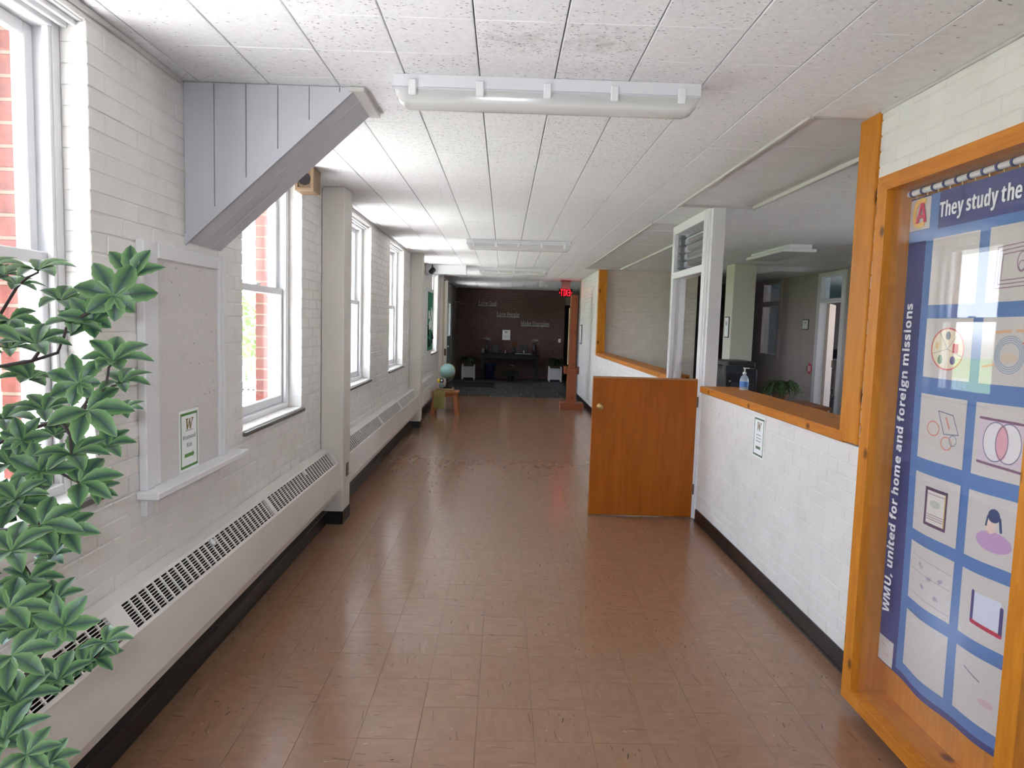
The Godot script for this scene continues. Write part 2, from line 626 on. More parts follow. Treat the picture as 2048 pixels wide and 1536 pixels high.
func brick_geo(st: SurfaceTool, xf: Transform3D, L: float, H: float, D: float) -> void:
	var e := 0.003
	var w := 0.0
	var a := Vector3(e, e, w)
	var b := Vector3(L - e, e, w)
	var c := Vector3(L - e, H - e, w)
	var d := Vector3(e, H - e, w)
	var a1 := Vector3(0, 0, -e)
	var b1 := Vector3(L, 0, -e)
	var c1 := Vector3(L, H, -e)
	var d1 := Vector3(0, H, -e)
	var a2 := Vector3(0, 0, -D)
	var b2 := Vector3(L, 0, -D)
	var c2 := Vector3(L, H, -D)
	var d2 := Vector3(0, H, -D)
	quad(st, xf * a, xf * b, xf * c, xf * d)
	quad(st, xf * a1, xf * b1, xf * b, xf * a)
	quad(st, xf * b1, xf * c1, xf * c, xf * b)
	quad(st, xf * c1, xf * d1, xf * d, xf * c)
	quad(st, xf * d1, xf * a1, xf * a, xf * d)
	quad(st, xf * a2, xf * b2, xf * b1, xf * a1)
	quad(st, xf * b2, xf * c2, xf * c1, xf * b1)
	quad(st, xf * c2, xf * d2, xf * d1, xf * c1)
	quad(st, xf * d2, xf * a2, xf * a1, xf * d1)

# running-bond bricks on a wall face; u runs along `along`, bricks look towards `out`
# holes: [u0, u1, v0, v1]; the `keep` bricks that show largest become parts, the others one joined part
func brick_field(parent: Node, origin: Vector3, along: Vector3, out: Vector3, u0: float, u1: float, v0: float, v1: float, holes: Array, m: Material, depth: float, keep: int, phase: float, course := CO, length := BL, vbase := 0.0352, hj := 0.0024, bj := 0.003) -> void:
	var list := []
	var k := int(floor((v0 - vbase) / course))
	while vbase + k * course < v1 - 0.01:
		var y0 := maxf(vbase + k * course + bj, v0)
		var y1 := minf(vbase + (k + 1) * course - bj, v1)
		k += 1
		if y1 - y0 < 0.012:
			continue
		var ym := (y0 + y1) * 0.5
		var spans := [[u0, u1]]
		for h in holes:
			if ym > h[2] and ym < h[3]:
				var nxt := []
				for s in spans:
					if h[1] <= s[0] or h[0] >= s[1]:
						nxt.append(s)
					else:
						if h[0] > s[0]:
							nxt.append([s[0], h[0]])
						if h[1] < s[1]:
							nxt.append([h[1], s[1]])
				spans = nxt
		var ph := phase + (length * 0.5 if k % 2 == 0 else 0.0)
		for s in spans:
			var j := int(floor((s[0] - ph) / length))
			while ph + j * length < s[1]:
				var a := maxf(ph + j * length + hj, s[0])
				var b := minf(ph + (j + 1) * length - hj, s[1])
				j += 1
				if b - a < 0.014:
					continue
				list.append([a, b, y0, y1])
	var ranked := []
	for b in list:
		var p: Vector3 = origin + along * ((b[0] + b[1]) * 0.5)
		p.y += (b[2] + b[3]) * 0.5
		var d := p.distance_to(cam.position)
		var score: float = (b[1] - b[0]) * (b[3] - b[2]) * absf(out.dot((cam.position - p) / d)) / (d * d)
		if not in_view(p):
			score *= 1e-6
		ranked.append([score, b])
	ranked.sort_custom(func(p, q): return p[0] > q[0])
	var bs := Basis(along, Vector3.UP, out)
	var st := mb()
	var rest := 0
	for i in ranked.size():
		var b: Array = ranked[i][1]
		var at: Vector3 = origin + along * b[0] + Vector3(0, b[2], 0) + out * rng.randf_range(-0.0012, 0.0012)
		var L: float = snappedf(b[1] - b[0], 0.001)
		var H: float = snappedf(b[3] - b[2], 0.001)
		if i < keep and ranked[i][0] > 1e-5:
			var key := "%d_%d_%d" % [int(L * 1000), int(H * 1000), int(depth * 1000)]
			if not brick_cache.has(key):
				var s := mb()
				brick_geo(s, Transform3D(), L, H, depth)
				brick_cache[key] = s.commit()
			put_mesh("brick", brick_cache[key], m, parent, Transform3D(bs, at))
		else:
			brick_geo(st, Transform3D(bs, at), L, H, depth)
			rest += 1
	if rest:
		var o := put("brickwork", st, m, parent)
		o.set_meta("kind", "stuff")

# ------------------------------------------------------------------ floor and ceiling
func flat_tile(w: float, l: float, t: float, cell: int, cells: int, up: bool, bev: float, full: float) -> ArrayMesh:
	var st := mb()
	var n := Vector3.UP if up else Vector3.DOWN
	var y0 := 0.0
	var y1 := -bev * 0.8 if up else bev * 0.8
	var y2 := -t if up else t
	var cu := Vector2(cell % cells, cell / cells) / cells
	var px := [Vector3(-w / 2 + bev, y0, -l / 2 + bev), Vector3(w / 2 - bev, y0, -l / 2 + bev), Vector3(w / 2 - bev, y0, l / 2 - bev), Vector3(-w / 2 + bev, y0, l / 2 - bev)]
	var pe := [Vector3(-w / 2, y1, -l / 2), Vector3(w / 2, y1, -l / 2), Vector3(w / 2, y1, l / 2), Vector3(-w / 2, y1, l / 2)]
	var pb := [Vector3(-w / 2, y2, -l / 2), Vector3(w / 2, y2, -l / 2), Vector3(w / 2, y2, l / 2), Vector3(-w / 2, y2, l / 2)]
	var order := [0, 1, 2, 0, 2, 3] if up else [0, 2, 1, 0, 3, 2]
	var uvf := func(p: Vector3) -> Vector2: return cu + (Vector2(p.x, p.z) / full + Vector2(0.5, 0.5)) * 0.96 / cells + Vector2(0.02, 0.02) / cells
	for i in order:
		st.set_normal(n)
		st.set_uv(uvf.call(px[i]))
		st.add_vertex(px[i])
	for i in 4:
		var j := (i + 1) % 4
		for pair in [[px, pe], [pe, pb]]:
			var a: Vector3 = pair[0][i]
			var b: Vector3 = pair[0][j]
			var c: Vector3 = pair[1][j]
			var d: Vector3 = pair[1][i]
			var nn := (b - a).cross(d - a).normalized()
			var mid := (a + b) * 0.5
			if nn.dot(Vector3(mid.x, 0, mid.z).normalized() * 0.6 + n * 0.5) < 0:
				nn = -nn
			var seq := [a, b, c, a, c, d]
			if (b - a).cross(c - a).dot(nn) > 0:
				seq = [a, c, b, a, d, c]
			for p in seq:
				st.set_normal(nn)
				st.set_uv(uvf.call(px[i]))
				st.add_vertex(p)
	return st.commit()

func lay_tiles(parent: Node, called: String, rest_name: String, m: Material, cols: Array, rows: Array, y: float, up: bool, cells: int, gap: Vector2, t: float, bev: float, full: float, keep: int, pick: Callable, skip: Callable) -> void:
	var list := []
	for c in cols:
		for r in rows:
			var p := Vector3((c[0] + c[1]) * 0.5, y, (r[0] + r[1]) * 0.5)
			if skip.call(p):
				continue
			var d := p.distance_to(cam.position)
			var s := 1.0 / (d * d * d) if in_view(p) else 1e-9 / d
			list.append([s, p, absf(c[1] - c[0]), absf(r[1] - r[0])])
	list.sort_custom(func(a, b): return a[0] > b[0])
	var cache := {}
	var st := mb()
	var rest := 0
	for i in list.size():
		var e: Array = list[i]
		var cell: int = pick.call(e[1])
		var w: float = e[2] - gap.x
		var l: float = e[3] - gap.y
		var key := "%d_%d_%d" % [int(w * 1000), int(l * 1000), cell]
		if not cache.has(key):
			cache[key] = flat_tile(w, l, t, cell, cells, up, bev, full)
		var at: Vector3 = e[1]
		if up:
			at.y -= rng.randf() * 0.0004
		else:
			at.y += rng.randf() * 0.0012
		if i < keep and e[0] > 1e-7:
			put_mesh(called, cache[key], m, parent, Transform3D(Basis(), at))
		else:
			st.append_from(cache[key], 0, Transform3D(Basis(), at))
			rest += 1
	if rest:
		put(rest_name, st, m, parent).set_meta("kind", "stuff")

func grid(from: float, to: float, first: float, step: float) -> Array:
	# intervals between seams at first + k * step, clipped to from..to (from > to runs downwards)
	var out := []
	var lo := minf(from, to)
	var hi := maxf(from, to)
	var k := int(floor((lo - first) / step))
	while first + k * step < hi:
		var a := maxf(lo, first + k * step)
		var b := minf(hi, first + (k + 1) * step)
		if b - a > 0.02:
			out.append([a, b])
		k += 1
	return out

func build_floor() -> void:
	var f := struct("floor", "brown marbled vinyl tile corridor floor, waxed")
	var st := mb()
	box(st, Vector3(-1.75, -0.2, 4.7), Vector3(8.7, -0.0035, -23.0))
	put("slab", st, mat(c8(96, 74, 60), 0.6), f)
	var T := 0.2286
	lay_tiles(f, "floor_tile", "distant_tiles", M.vinyl, grid(-1.42, 1.79, -0.066, T), grid(2.0, -15.2, -1.19, T), 0.0, true, 4, Vector2(0.0011, 0.0011), 0.0032, 0.0004, T, 300,
		func(p: Vector3) -> int: return rng.randi() % 16, func(_p: Vector3) -> bool: return false)
	# office floor, plain carpet-like sheet
	bx("office_flooring", Vector3(1.79, -0.003, -3.0), Vector3(8.5, 0.0, -16.5), mat(c8(104, 96, 92), 0.8), f)

func build_ceiling() -> void:
	var c := struct("ceiling", "white mineral fibre tile ceiling with pitted tiles")
	var st := mb()
	box(st, Vector3(-2.75, 2.66, 4.7), Vector3(5.45, 2.95, -7.9))  # runs past the outer wall as an unseen eave, added to shade the reveals
	box(st, Vector3(-2.75, 2.66, -7.9), Vector3(8.7, 2.95, -23.0))
	put("deck", st, M.tile_edge, c)
	var T := 0.3044
	var pick := func(p: Vector3) -> int:
		if p.x > -0.13 and p.x < 0.49 and ((p.z < -2.38 and p.z > -2.69) or (p.z < -2.99 and p.z > -3.3)):
			return 10 if p.x < 0.18 else 14
		if p.x > -0.75 and p.x < 0.8 and p.z > -4.5:
			return [3, 5, 7, 12, 9, 15][rng.randi() % 6]
		return [0, 1, 2, 4, 6, 8, 11, 13][rng.randi() % 8]
	var hole := func(p: Vector3) -> bool:
		return p.x > 1.396 and ((p.z < -3.29 and p.z > -5.74) or (p.z < -6.72 and p.z > -12.2))
	lay_tiles(c, "ceiling_tile", "distant_tiles", M.tile, grid(XL, 1.396, -1.0394, T), grid(2.0, -20.4, -2.383, 0.3048), CEIL, false, 4, Vector2(0.0048, 0.0014), 0.03, 0.0024, T, 300, pick, hole)
	# the narrow outer row, interrupted by the two troughs over the counters
	for part in [[2.0, -3.29], [-5.74, -6.72], [-12.2, -20.4]]:
		var st2 := mb()
		for iv in grid(part[0], part[1], -2.383, 0.3048):
			var mesh := flat_tile(0.62, iv[1] - iv[0] - 0.001, 0.03, rng.randi() % 3, 4, false, 0.002, 0.63)
			st2.append_from(mesh, 0, Transform3D(Basis(), Vector3(1.396 + 0.3125, CEIL, (iv[0] + iv[1]) * 0.5)))
		put("border_tiles", st2, M.tile, c).set_meta("kind", "stuff")
	# troughs: flat panels set 4 cm up, with a moulding on both long sides
	for tr in [[-3.29, -5.74, [-3.87, -4.475, -5.085, -5.48]], [-6.72, -12.2, [-7.33, -7.94, -8.55, -9.16, -9.77, -10.38, -10.99, -11.6]]]:
		var zs: Array = [tr[0]]
		zs.append_array(tr[2])
		zs.append(tr[1])
		for i in zs.size() - 1:
			bx("trough_panel", Vector3(1.40, CEIL + 0.014, zs[i] - 0.004), Vector3(2.01, CEIL + 0.0435, zs[i + 1] + 0.004), M.panel, c, 0.002)
		bx("moulding", Vector3(1.384, CEIL - 0.012, tr[0] + 0.01), Vector3(1.408, CEIL + 0.03, tr[1] - 0.01), M.molding, c, 0.003)
		bx("moulding", Vector3(2.005, CEIL - 0.012, tr[0] + 0.01), Vector3(2.03, CEIL + 0.03, tr[1] - 0.01), M.molding, c, 0.003)
		bx("moulding", Vector3(1.408, CEIL - 0.006, tr[0] + 0.012), Vector3(2.005, CEIL + 0.03, tr[0] - 0.006), M.molding, c, 0.002)
		bx("moulding", Vector3(1.408, CEIL - 0.006, tr[1] + 0.006), Vector3(2.005, CEIL + 0.03, tr[1] - 0.012), M.molding, c, 0.002)
	var nothing := func(_p: Vector3) -> bool: return false
	lay_tiles(c, "ceiling_tile", "office_tiles", M.tile, grid(2.022, 8.5, 2.022, 0.61), grid(-3.0, -16.5, -2.383, 0.61), CEIL, false, 4, Vector2(0.004, 0.002), 0.03, 0.002, 0.61, 0,
		func(_p: Vector3) -> int: return [0, 8, 4][rng.randi() % 3], nothing)
	bx("foyer_board", Vector3(1.67, CEIL, -15.3), Vector3(4.2, CEIL + 0.03, -22.5), M.tile_edge, c)
	# thin edge moulding where the ceiling meets the walls
	bx("moulding", Vector3(XL, CEIL - 0.022, 2.0), Vector3(XL + 0.014, CEIL - 0.001, -3.05), M.molding, c, 0.003)
	bx("moulding", Vector3(XL, CEIL - 0.016, -3.45), Vector3(XL + 0.012, CEIL - 0.001, -20.4), M.molding, c, 0.003)
	bx("moulding", Vector3(XR - 0.012, CEIL - 0.014, 2.0), Vector3(XR, CEIL - 0.001, -3.17), M.molding, c, 0.003)

# ------------------------------------------------------------------ left wall
const WINS := [[3.2, 2.1], [0.85, -0.2], [-1.15, -2.395], [-3.757, -4.85], [-6.30, -7.335], [-8.53, -9.69], [-10.9, -12.0], [-13.5, -14.6]]  # the first two, unseen behind the camera, are added to light the near end
const WY0 := 0.965
const WY1 := 2.578

func build_left_wall() -> void:
	var w := struct("wall_left", "cream painted brick wall with tall sash windows")
	var core := []
	var outer := []
	for a in WINS:
		core.append([a[0] + 0.004, a[1] - 0.004, WY0, WY1 + 0.004])
		outer.append([a[0] + 0.006, a[1] - 0.006, WY0 - 0.05, WY1])
	core.append([-17.25, -18.75, -1.0, 2.14])
	outer.append([-17.25, -18.75, -1.0, 2.14])
	var st := mb()
	slab_x(st, -1.4105, -1.63, -0.2, 2.7, 4.7, -15.3, core.slice(0, 8))
	put("core", st, M.paint, w)
	st = mb()
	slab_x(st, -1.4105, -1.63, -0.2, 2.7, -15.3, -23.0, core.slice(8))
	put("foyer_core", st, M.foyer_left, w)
	st = mb()
	slab_x(st, -1.63, -1.728, -0.4, 3.1, 4.7, -23.0, outer)
	put("outer_core", st, M.mortar, w)
	# holes in u = -z
	var holes := []
	for a in WINS:
		holes.append([-a[0], -a[1], WY0, WY1])
	holes.append([2.74, 3.42, 0.95, 1.88])
	holes.append([3.10, 3.44, 1.95, 2.7])
	holes.append([0.3, 5.36, 0.0, 0.57])
	holes.append([5.36, 5.62, 0.0, 2.7])
	holes.append([5.62, 10.37, 0.0, 0.57])
	holes.append([10.37, 10.61, 0.0, 2.7])
	holes.append([10.61, 13.3, 0.0, 0.57])
	brick_field(w, Vector3(XL, 0, 0), Vector3(0, 0, -1), Vector3(1, 0, 0), 0.9, 15.1, 0.0, 2.61, holes, M.paint, 0.087, 300, 2.493)
	# red facing bricks outside, at the far jambs seen through the panes
	for a in [WINS[2], WINS[3], WINS[4], WINS[5]]:
		brick_field(w, Vector3(-1.73, 0, a[1]), Vector3(1, 0, 0), Vector3(0, 0, 1), 0.0, 0.1, 0.9, 2.57, [], M.red_brick, 0.09, 40, 0.0, 0.076, 0.4, 0.0352, 0.002, 0.006)
	# painted plaster piers
	for z in [-0.36, -5.36, -10.37]:
		var p := struct("column", "cream plaster pier with a black base on the window wall")
		bx("shaft", Vector3(XL, 0.0, z), Vector3(-1.233, CEIL, z - 0.255), M.plaster, p, 0.006)
		bx("base", Vector3(XL, 0.0, z + 0.004), Vector3(-1.2285, 0.105, z - 0.259), M.black_base, p, 0.003)
	var i := 1
	for a in WINS:
		build_window("window_%d" % i, a[0], a[1])
		i += 1
	var b := struct("baseboard_left", "black base along the window wall under the convectors")
	bx("run", Vector3(XL, 0.0, 2.0), Vector3(-1.353, 0.10, -5.36), M.black_base, b, 0.004)
	bx("run", Vector3(XL, 0.0, -5.62), Vector3(-1.353, 0.10, -10.37), M.black_base, b, 0.004)
	bx("run", Vector3(XL, 0.0, -10.63), Vector3(-1.353, 0.10, -15.1), M.black_base, b, 0.004)

func build_window(called: String, zn: float, zf: float) -> void:
	var w := struct(called, "white double-hung sash window with a dark stone sill")
	var st := mb()
	# frame with jambs, head and bottom piece
	box(st, Vector3(-1.497, WY0, zn + 0.003), Vector3(-1.628, WY1, zn - 0.034), 0.003)
	box(st, Vector3(-1.497, WY0, zf - 0.003), Vector3(-1.628, WY1, zf + 0.034), 0.003)
	box(st, Vector3(-1.497, WY1 + 0.003, zn - 0.034), Vector3(-1.628, WY1 - 0.04, zf + 0.034), 0.003)
	box(st, Vector3(-1.497, WY0 + 0.02, zn - 0.034), Vector3(-1.64, WY0 + 0.062, zf + 0.034), 0.003)
	# stops
	for z in [[zn - 0.034, zn - 0.05], [zf + 0.05, zf + 0.034]]:
		box(st, Vector3(-1.502, WY0 + 0.06, z[0]), Vector3(-1.524, WY1 - 0.04, z[1]), 0.002)
		box(st, Vector3(-1.600, WY0 + 0.06, z[0]), Vector3(-1.626, WY1 - 0.04, z[1]), 0.002)
	# stepped head trim just under the ceiling
	box(st, Vector3(-1.42, WY1 - 0.006, zn), Vector3(-1.497, WY1 + 0.006, zf), 0.002)
	box(st, Vector3(-1.44, WY1 - 0.022, zn), Vector3(-1.455, WY1 - 0.006, zf), 0.002)
	box(st, Vector3(-1.47, WY1 - 0.03, zn), Vector3(-1.485, WY1 - 0.006, zf), 0.002)
	put("frame", st, M.white, w)
	var a := zn - 0.036
	var b := zf + 0.036
	for s in [["lower_sash", -1.526, -1.556, WY0 + 0.062, 1.812], ["upper_sash", -1.561, -1.591, 1.768, WY1 - 0.04]]:
		var t := mb()
		var y0: float = s[3]
		var y1: float = s[4]
		box(t, Vector3(s[1], y0, a), Vector3(s[2], y1, a - 0.042), 0.004)
		box(t, Vector3(s[1], y0, b + 0.042), Vector3(s[2], y1, b), 0.004)
		box(t, Vector3(s[1], y0, a - 0.042), Vector3(s[2], y0 + (0.055 if s[0] == "lower_sash" else 0.044), b + 0.042), 0.004)
		box(t, Vector3(s[1], y1 - 0.044, a - 0.042), Vector3(s[2], y1, b + 0.042), 0.004)
		var o := put(s[0], t, M.white, w)
		var xm: float = (s[1] + s[2]) * 0.5
		bx("pane", Vector3(xm - 0.002, y0 + 0.04, a - 0.038), Vector3(xm + 0.002, y1 - 0.04, b + 0.038), M.glass, o)
	bx("latch", Vector3(-1.512, 1.81, (a + b) * 0.5 + 0.03), Vector3(-1.555, 1.826, (a + b) * 0.5 - 0.03), M.white_gloss, w, 0.004)
	bx("stone_sill", Vector3(-1.385, WY0 - 0.002, zn + 0.012), Vector3(-1.50, WY0 + 0.02, zf - 0.018), M.slate_sill, w, 0.003)

# ------------------------------------------------------------------ right wall
func build_right_wall() -> void:
	var w := struct("wall_right", "white painted brick wall with counter openings")
	var st := mb()
	slab_x(st, XR + 0.0045, XR + 0.115, 0.0, 2.66, 4.7, -15.3, [[-3.175, -12.42, 0.0, 2.7]])
	box(st, Vector3(XR + 0.0045, 0, -3.175), Vector3(XR + 0.115, 1.09, -5.73))
	box(st, Vector3(XR + 0.0045, 0, -6.96), Vector3(XR + 0.115, 1.09, -12.42))
	put("core", st, M.paint, w)
	var holes := [[0.0, 2.80, 0.0, 2.16], [3.175, 5.73, 1.09, 3.0], [5.73, 6.96, 0.0, 3.0], [6.96, 12.42, 1.09, 3.0], [0.0, 20.0, 0.0, 0.10]]
	brick_field(w, Vector3(XR, 0, -20.0), Vector3(0, 0, 1), Vector3(-1, 0, 0), 4.7, 19.0, 0.0, 2.606, flip(holes), M.paint, 0.05, 300, 0.12, CO, BL, 0.0352, 0.0009)
	var b := struct("baseboard_right", "black rubber base along the white brick wall")
	for z in [[-2.0, -5.73], [-6.98, -15.3]]:
		bx("run", Vector3(XR - 0.008, 0.0, z[0]), Vector3(XR + 0.01, 0.10, z[1]), M.black_base, b, 0.003)
		bx("toe", Vector3(XR - 0.016, 0.0, z[0]), Vector3(XR - 0.006, 0.014, z[1]), M.black_base, b, 0.003)
	# pine surrounds of the two counter openings
	var t := struct("trim_1", "orange pine post and counter sill of the near office opening")
	bx("post", Vector3(XR - 0.012, 1.10, -3.172), Vector3(XR + 0.13, CEIL - 0.002, -3.342), M.pine_v, t, 0.004)
	bx("sill", Vector3(XR - 0.014, 1.092, -3.30), Vector3(XR + 0.30, 1.146, -5.752), M.pine_h, t, 0.006)
	var t2 := struct("trim_2", "orange pine post and counter sill of the far office opening")
	bx("post", Vector3(XR - 0.012, 1.10, -12.30), Vector3(XR + 0.13, CEIL - 0.002, -12.44), M.pine_v, t2, 0.004)
	bx("sill", Vector3(XR - 0.014, 1.092, -6.95), Vector3(XR + 0.22, 1.15, -12.31), M.pine_h, t2, 0.006)
	# white door surround with a louvred transom, up to the ceiling
	var d := struct("door_2", "white door surround with a glass louvre transom")
	st = mb()
	for z in [[-5.80, -5.885], [-6.87, -6.945]]:
		box(st, Vector3(XR - 0.018, 0.0, z[0]), Vector3(XR + 0.02, CEIL - 0.002, z[1]), 0.004)
	box(st, Vector3(XR - 0.018, CEIL - 0.085, -5.885), Vector3(XR + 0.02, CEIL - 0.002, -6.87), 0.004)
	box(st, Vector3(XR - 0.018, 2.10, -5.885), Vector3(XR + 0.02, 2.165, -6.87), 0.004)
	# second, stepped-back casing layer
	for z in [[-5.775, -5.80], [-6.945, -6.965]]:
		box(st, Vector3(XR - 0.006, 0.0, z[0]), Vector3(XR + 0.02, CEIL - 0.002, z[1]), 0.003)
	put("casing", st, M.white_gloss, d)
	st = mb()
	box(st, Vector3(XR + 0.012, 0.0, -5.735), Vector3(XR + 0.118, CEIL - 0.002, -5.875), 0.003)
	box(st, Vector3(XR + 0.012, 0.0, -6.885), Vector3(XR + 0.118, CEIL - 0.002, -6.97), 0.003)
	box(st, Vector3(XR + 0.012, CEIL - 0.07, -5.875), Vector3(XR + 0.118, CEIL - 0.002, -6.885), 0.003)
	box(st, Vector3(XR + 0.012, 2.11, -5.875), Vector3(XR + 0.118, 2.155, -6.885), 0.003)
	# door stop
	box(st, Vector3(XR + 0.06, 0.0, -6.872), Vector3(XR + 0.10, 2.11, -6.885), 0.002)
	put("jamb", st, M.white_gloss, d)
	st = mb()
	for z in [-5.90, -6.862]:
		box(st, Vector3(XR + 0.045, 2.165, z), Vector3(XR + 0.085, CEIL - 0.085, z - 0.02), 0.002)
		for k in 5:
			box(st, Vector3(XR + 0.03, 2.20 + k * 0.073, z - 0.004 + (0.012 if z > -6 else -0.012)), Vector3(XR + 0.10, 2.212 + k * 0.073, z - 0.016), 0.002)
	put("louvre_track", st, M.aluminium, d)
	for k in 5:
		st = mb()
		box(st, Vector3(-0.052, -0.003, -0.47), Vector3(0.052, 0.003, 0.47), 0.0, Transform3D(Basis(Vector3.BACK, 0.62), Vector3(XR + 0.065, 2.207 + k * 0.073, -6.385)))
		put("louvre_pane", st, M.tint_glass, d)

func flip(holes: Array) -> Array:
	var o := []
	for h in holes:
		o.append([20.0 - h[1], 20.0 - h[0], h[2], h[3]])
	return o

# ------------------------------------------------------------------ office
func build_office_shell() -> void:
	var w := struct("wall_office", "pale office wall with a door and an inner window")
	var st := mb()
	slab_x(st, 5.25, 5.36, 0.0, 2.66, -3.0, -16.5, [[-5.2, -6.4, 0.95, 2.2], [-10.75, -11.50, 0.0, 2.56], [-13.18, -14.05, 1.15, 2.56]])  # the first opening is an unseen window, added to light the office
	put("face", st, M.office_wall, w)
	st = mb()
	box(st, Vector3(1.785, 0.0, -2.95), Vector3(5.36, 2.66, -3.05))
	box(st, Vector3(1.785, 0.0, -16.45), Vector3(8.6, 2.66, -16.6))
	box(st, Vector3(5.36, 0.0, -7.9), Vector3(8.6, 2.66, -8.0))
	put("cross_walls", st, M.office_wall, w)
	var e := struct("wall_east", "outer wall of the back office with a wide window")
	st = mb()
	slab_x(st, 8.5, 8.65, 0.0, 2.66, -7.9, -16.6, [[-9.6, -12.4, 0.95, 2.3]])
	put("face", st, M.teal_wall, e)
	var p := struct("wall_partition", "grey-beige painted brick partition across the office")
	bx("core", Vector3(1.787, 0, -12.454), Vector3(3.45, 2.66, -12.56), M.beige_brick, p)
	brick_field(p, Vector3(1.787, 0, -12.45), Vector3(1, 0, 0), Vector3(0, 0, 1), 0.0, 1.66, 0.0, 2.61, [], M.beige_brick, 0.05, 0, 0.05)
	var c := struct("column", "square white office column with one cream side")
	bx("shaft", Vector3(3.44, 0, -10.48), Vector3(3.78, CEIL, -10.84), mat(c8(206, 204, 190), 0.6), c, 0.006)
	# door surround and inner window in the office wall
	var d := struct("door_3", "white office door surround with a transom pane")
	st = mb()
	for z in [[-10.66, -10.77], [-11.49, -11.60]]:
		box(st, Vector3(5.225, 0, z[0]), Vector3(5.38, 2.60, z[1]), 0.004)
	for y in [[2.53, 2.60], [2.11, 2.17]]:
		box(st, Vector3(5.225, y[0], -10.77), Vector3(5.38, y[1], -11.49), 0.004)
	put("casing", st, M.white, d)
	bx("transom_pane", Vector3(5.30, 2.17, -10.77), Vector3(5.304, 2.53, -11.49), M.tint_glass, d)
	var leaf := bx("leaf", Vector3(0.0, 0.01, 0.0), Vector3(0.70, 2.10, -0.042), mat(c8(188, 170, 158), 0.5), d, 0.003)
	leaf.position = Vector3(5.385, 0.0, -11.46)
	leaf.rotation.y = 0.99
	bx("lock", Vector3(0.60, 1.02, 0.012), Vector3(0.66, 1.14, 0.0), M.bronze, leaf, 0.004)
	var wn := struct("window_9", "white framed inner office window with a transom")
	st = mb()
	for z in [[-13.12, -13.20], [-14.03, -14.11]]:
		box(st, Vector3(5.225, 1.10, z[0]), Vector3(5.38, 2.60, z[1]), 0.004)
	for y in [[1.10, 1.17], [2.10, 2.20], [2.54, 2.60]]:
		box(st, Vector3(5.225, y[0], -13.20), Vector3(5.38, y[1], -14.03), 0.004)
	put("frame", st, M.office_wall, wn)
	bx("pane", Vector3(5.30, 1.17, -13.20), Vector3(5.304, 2.10, -14.03), M.tint_glass, wn)
	bx("pane", Vector3(5.30, 2.20, -13.20), Vector3(5.304, 2.54, -14.03), M.tint_glass, wn)

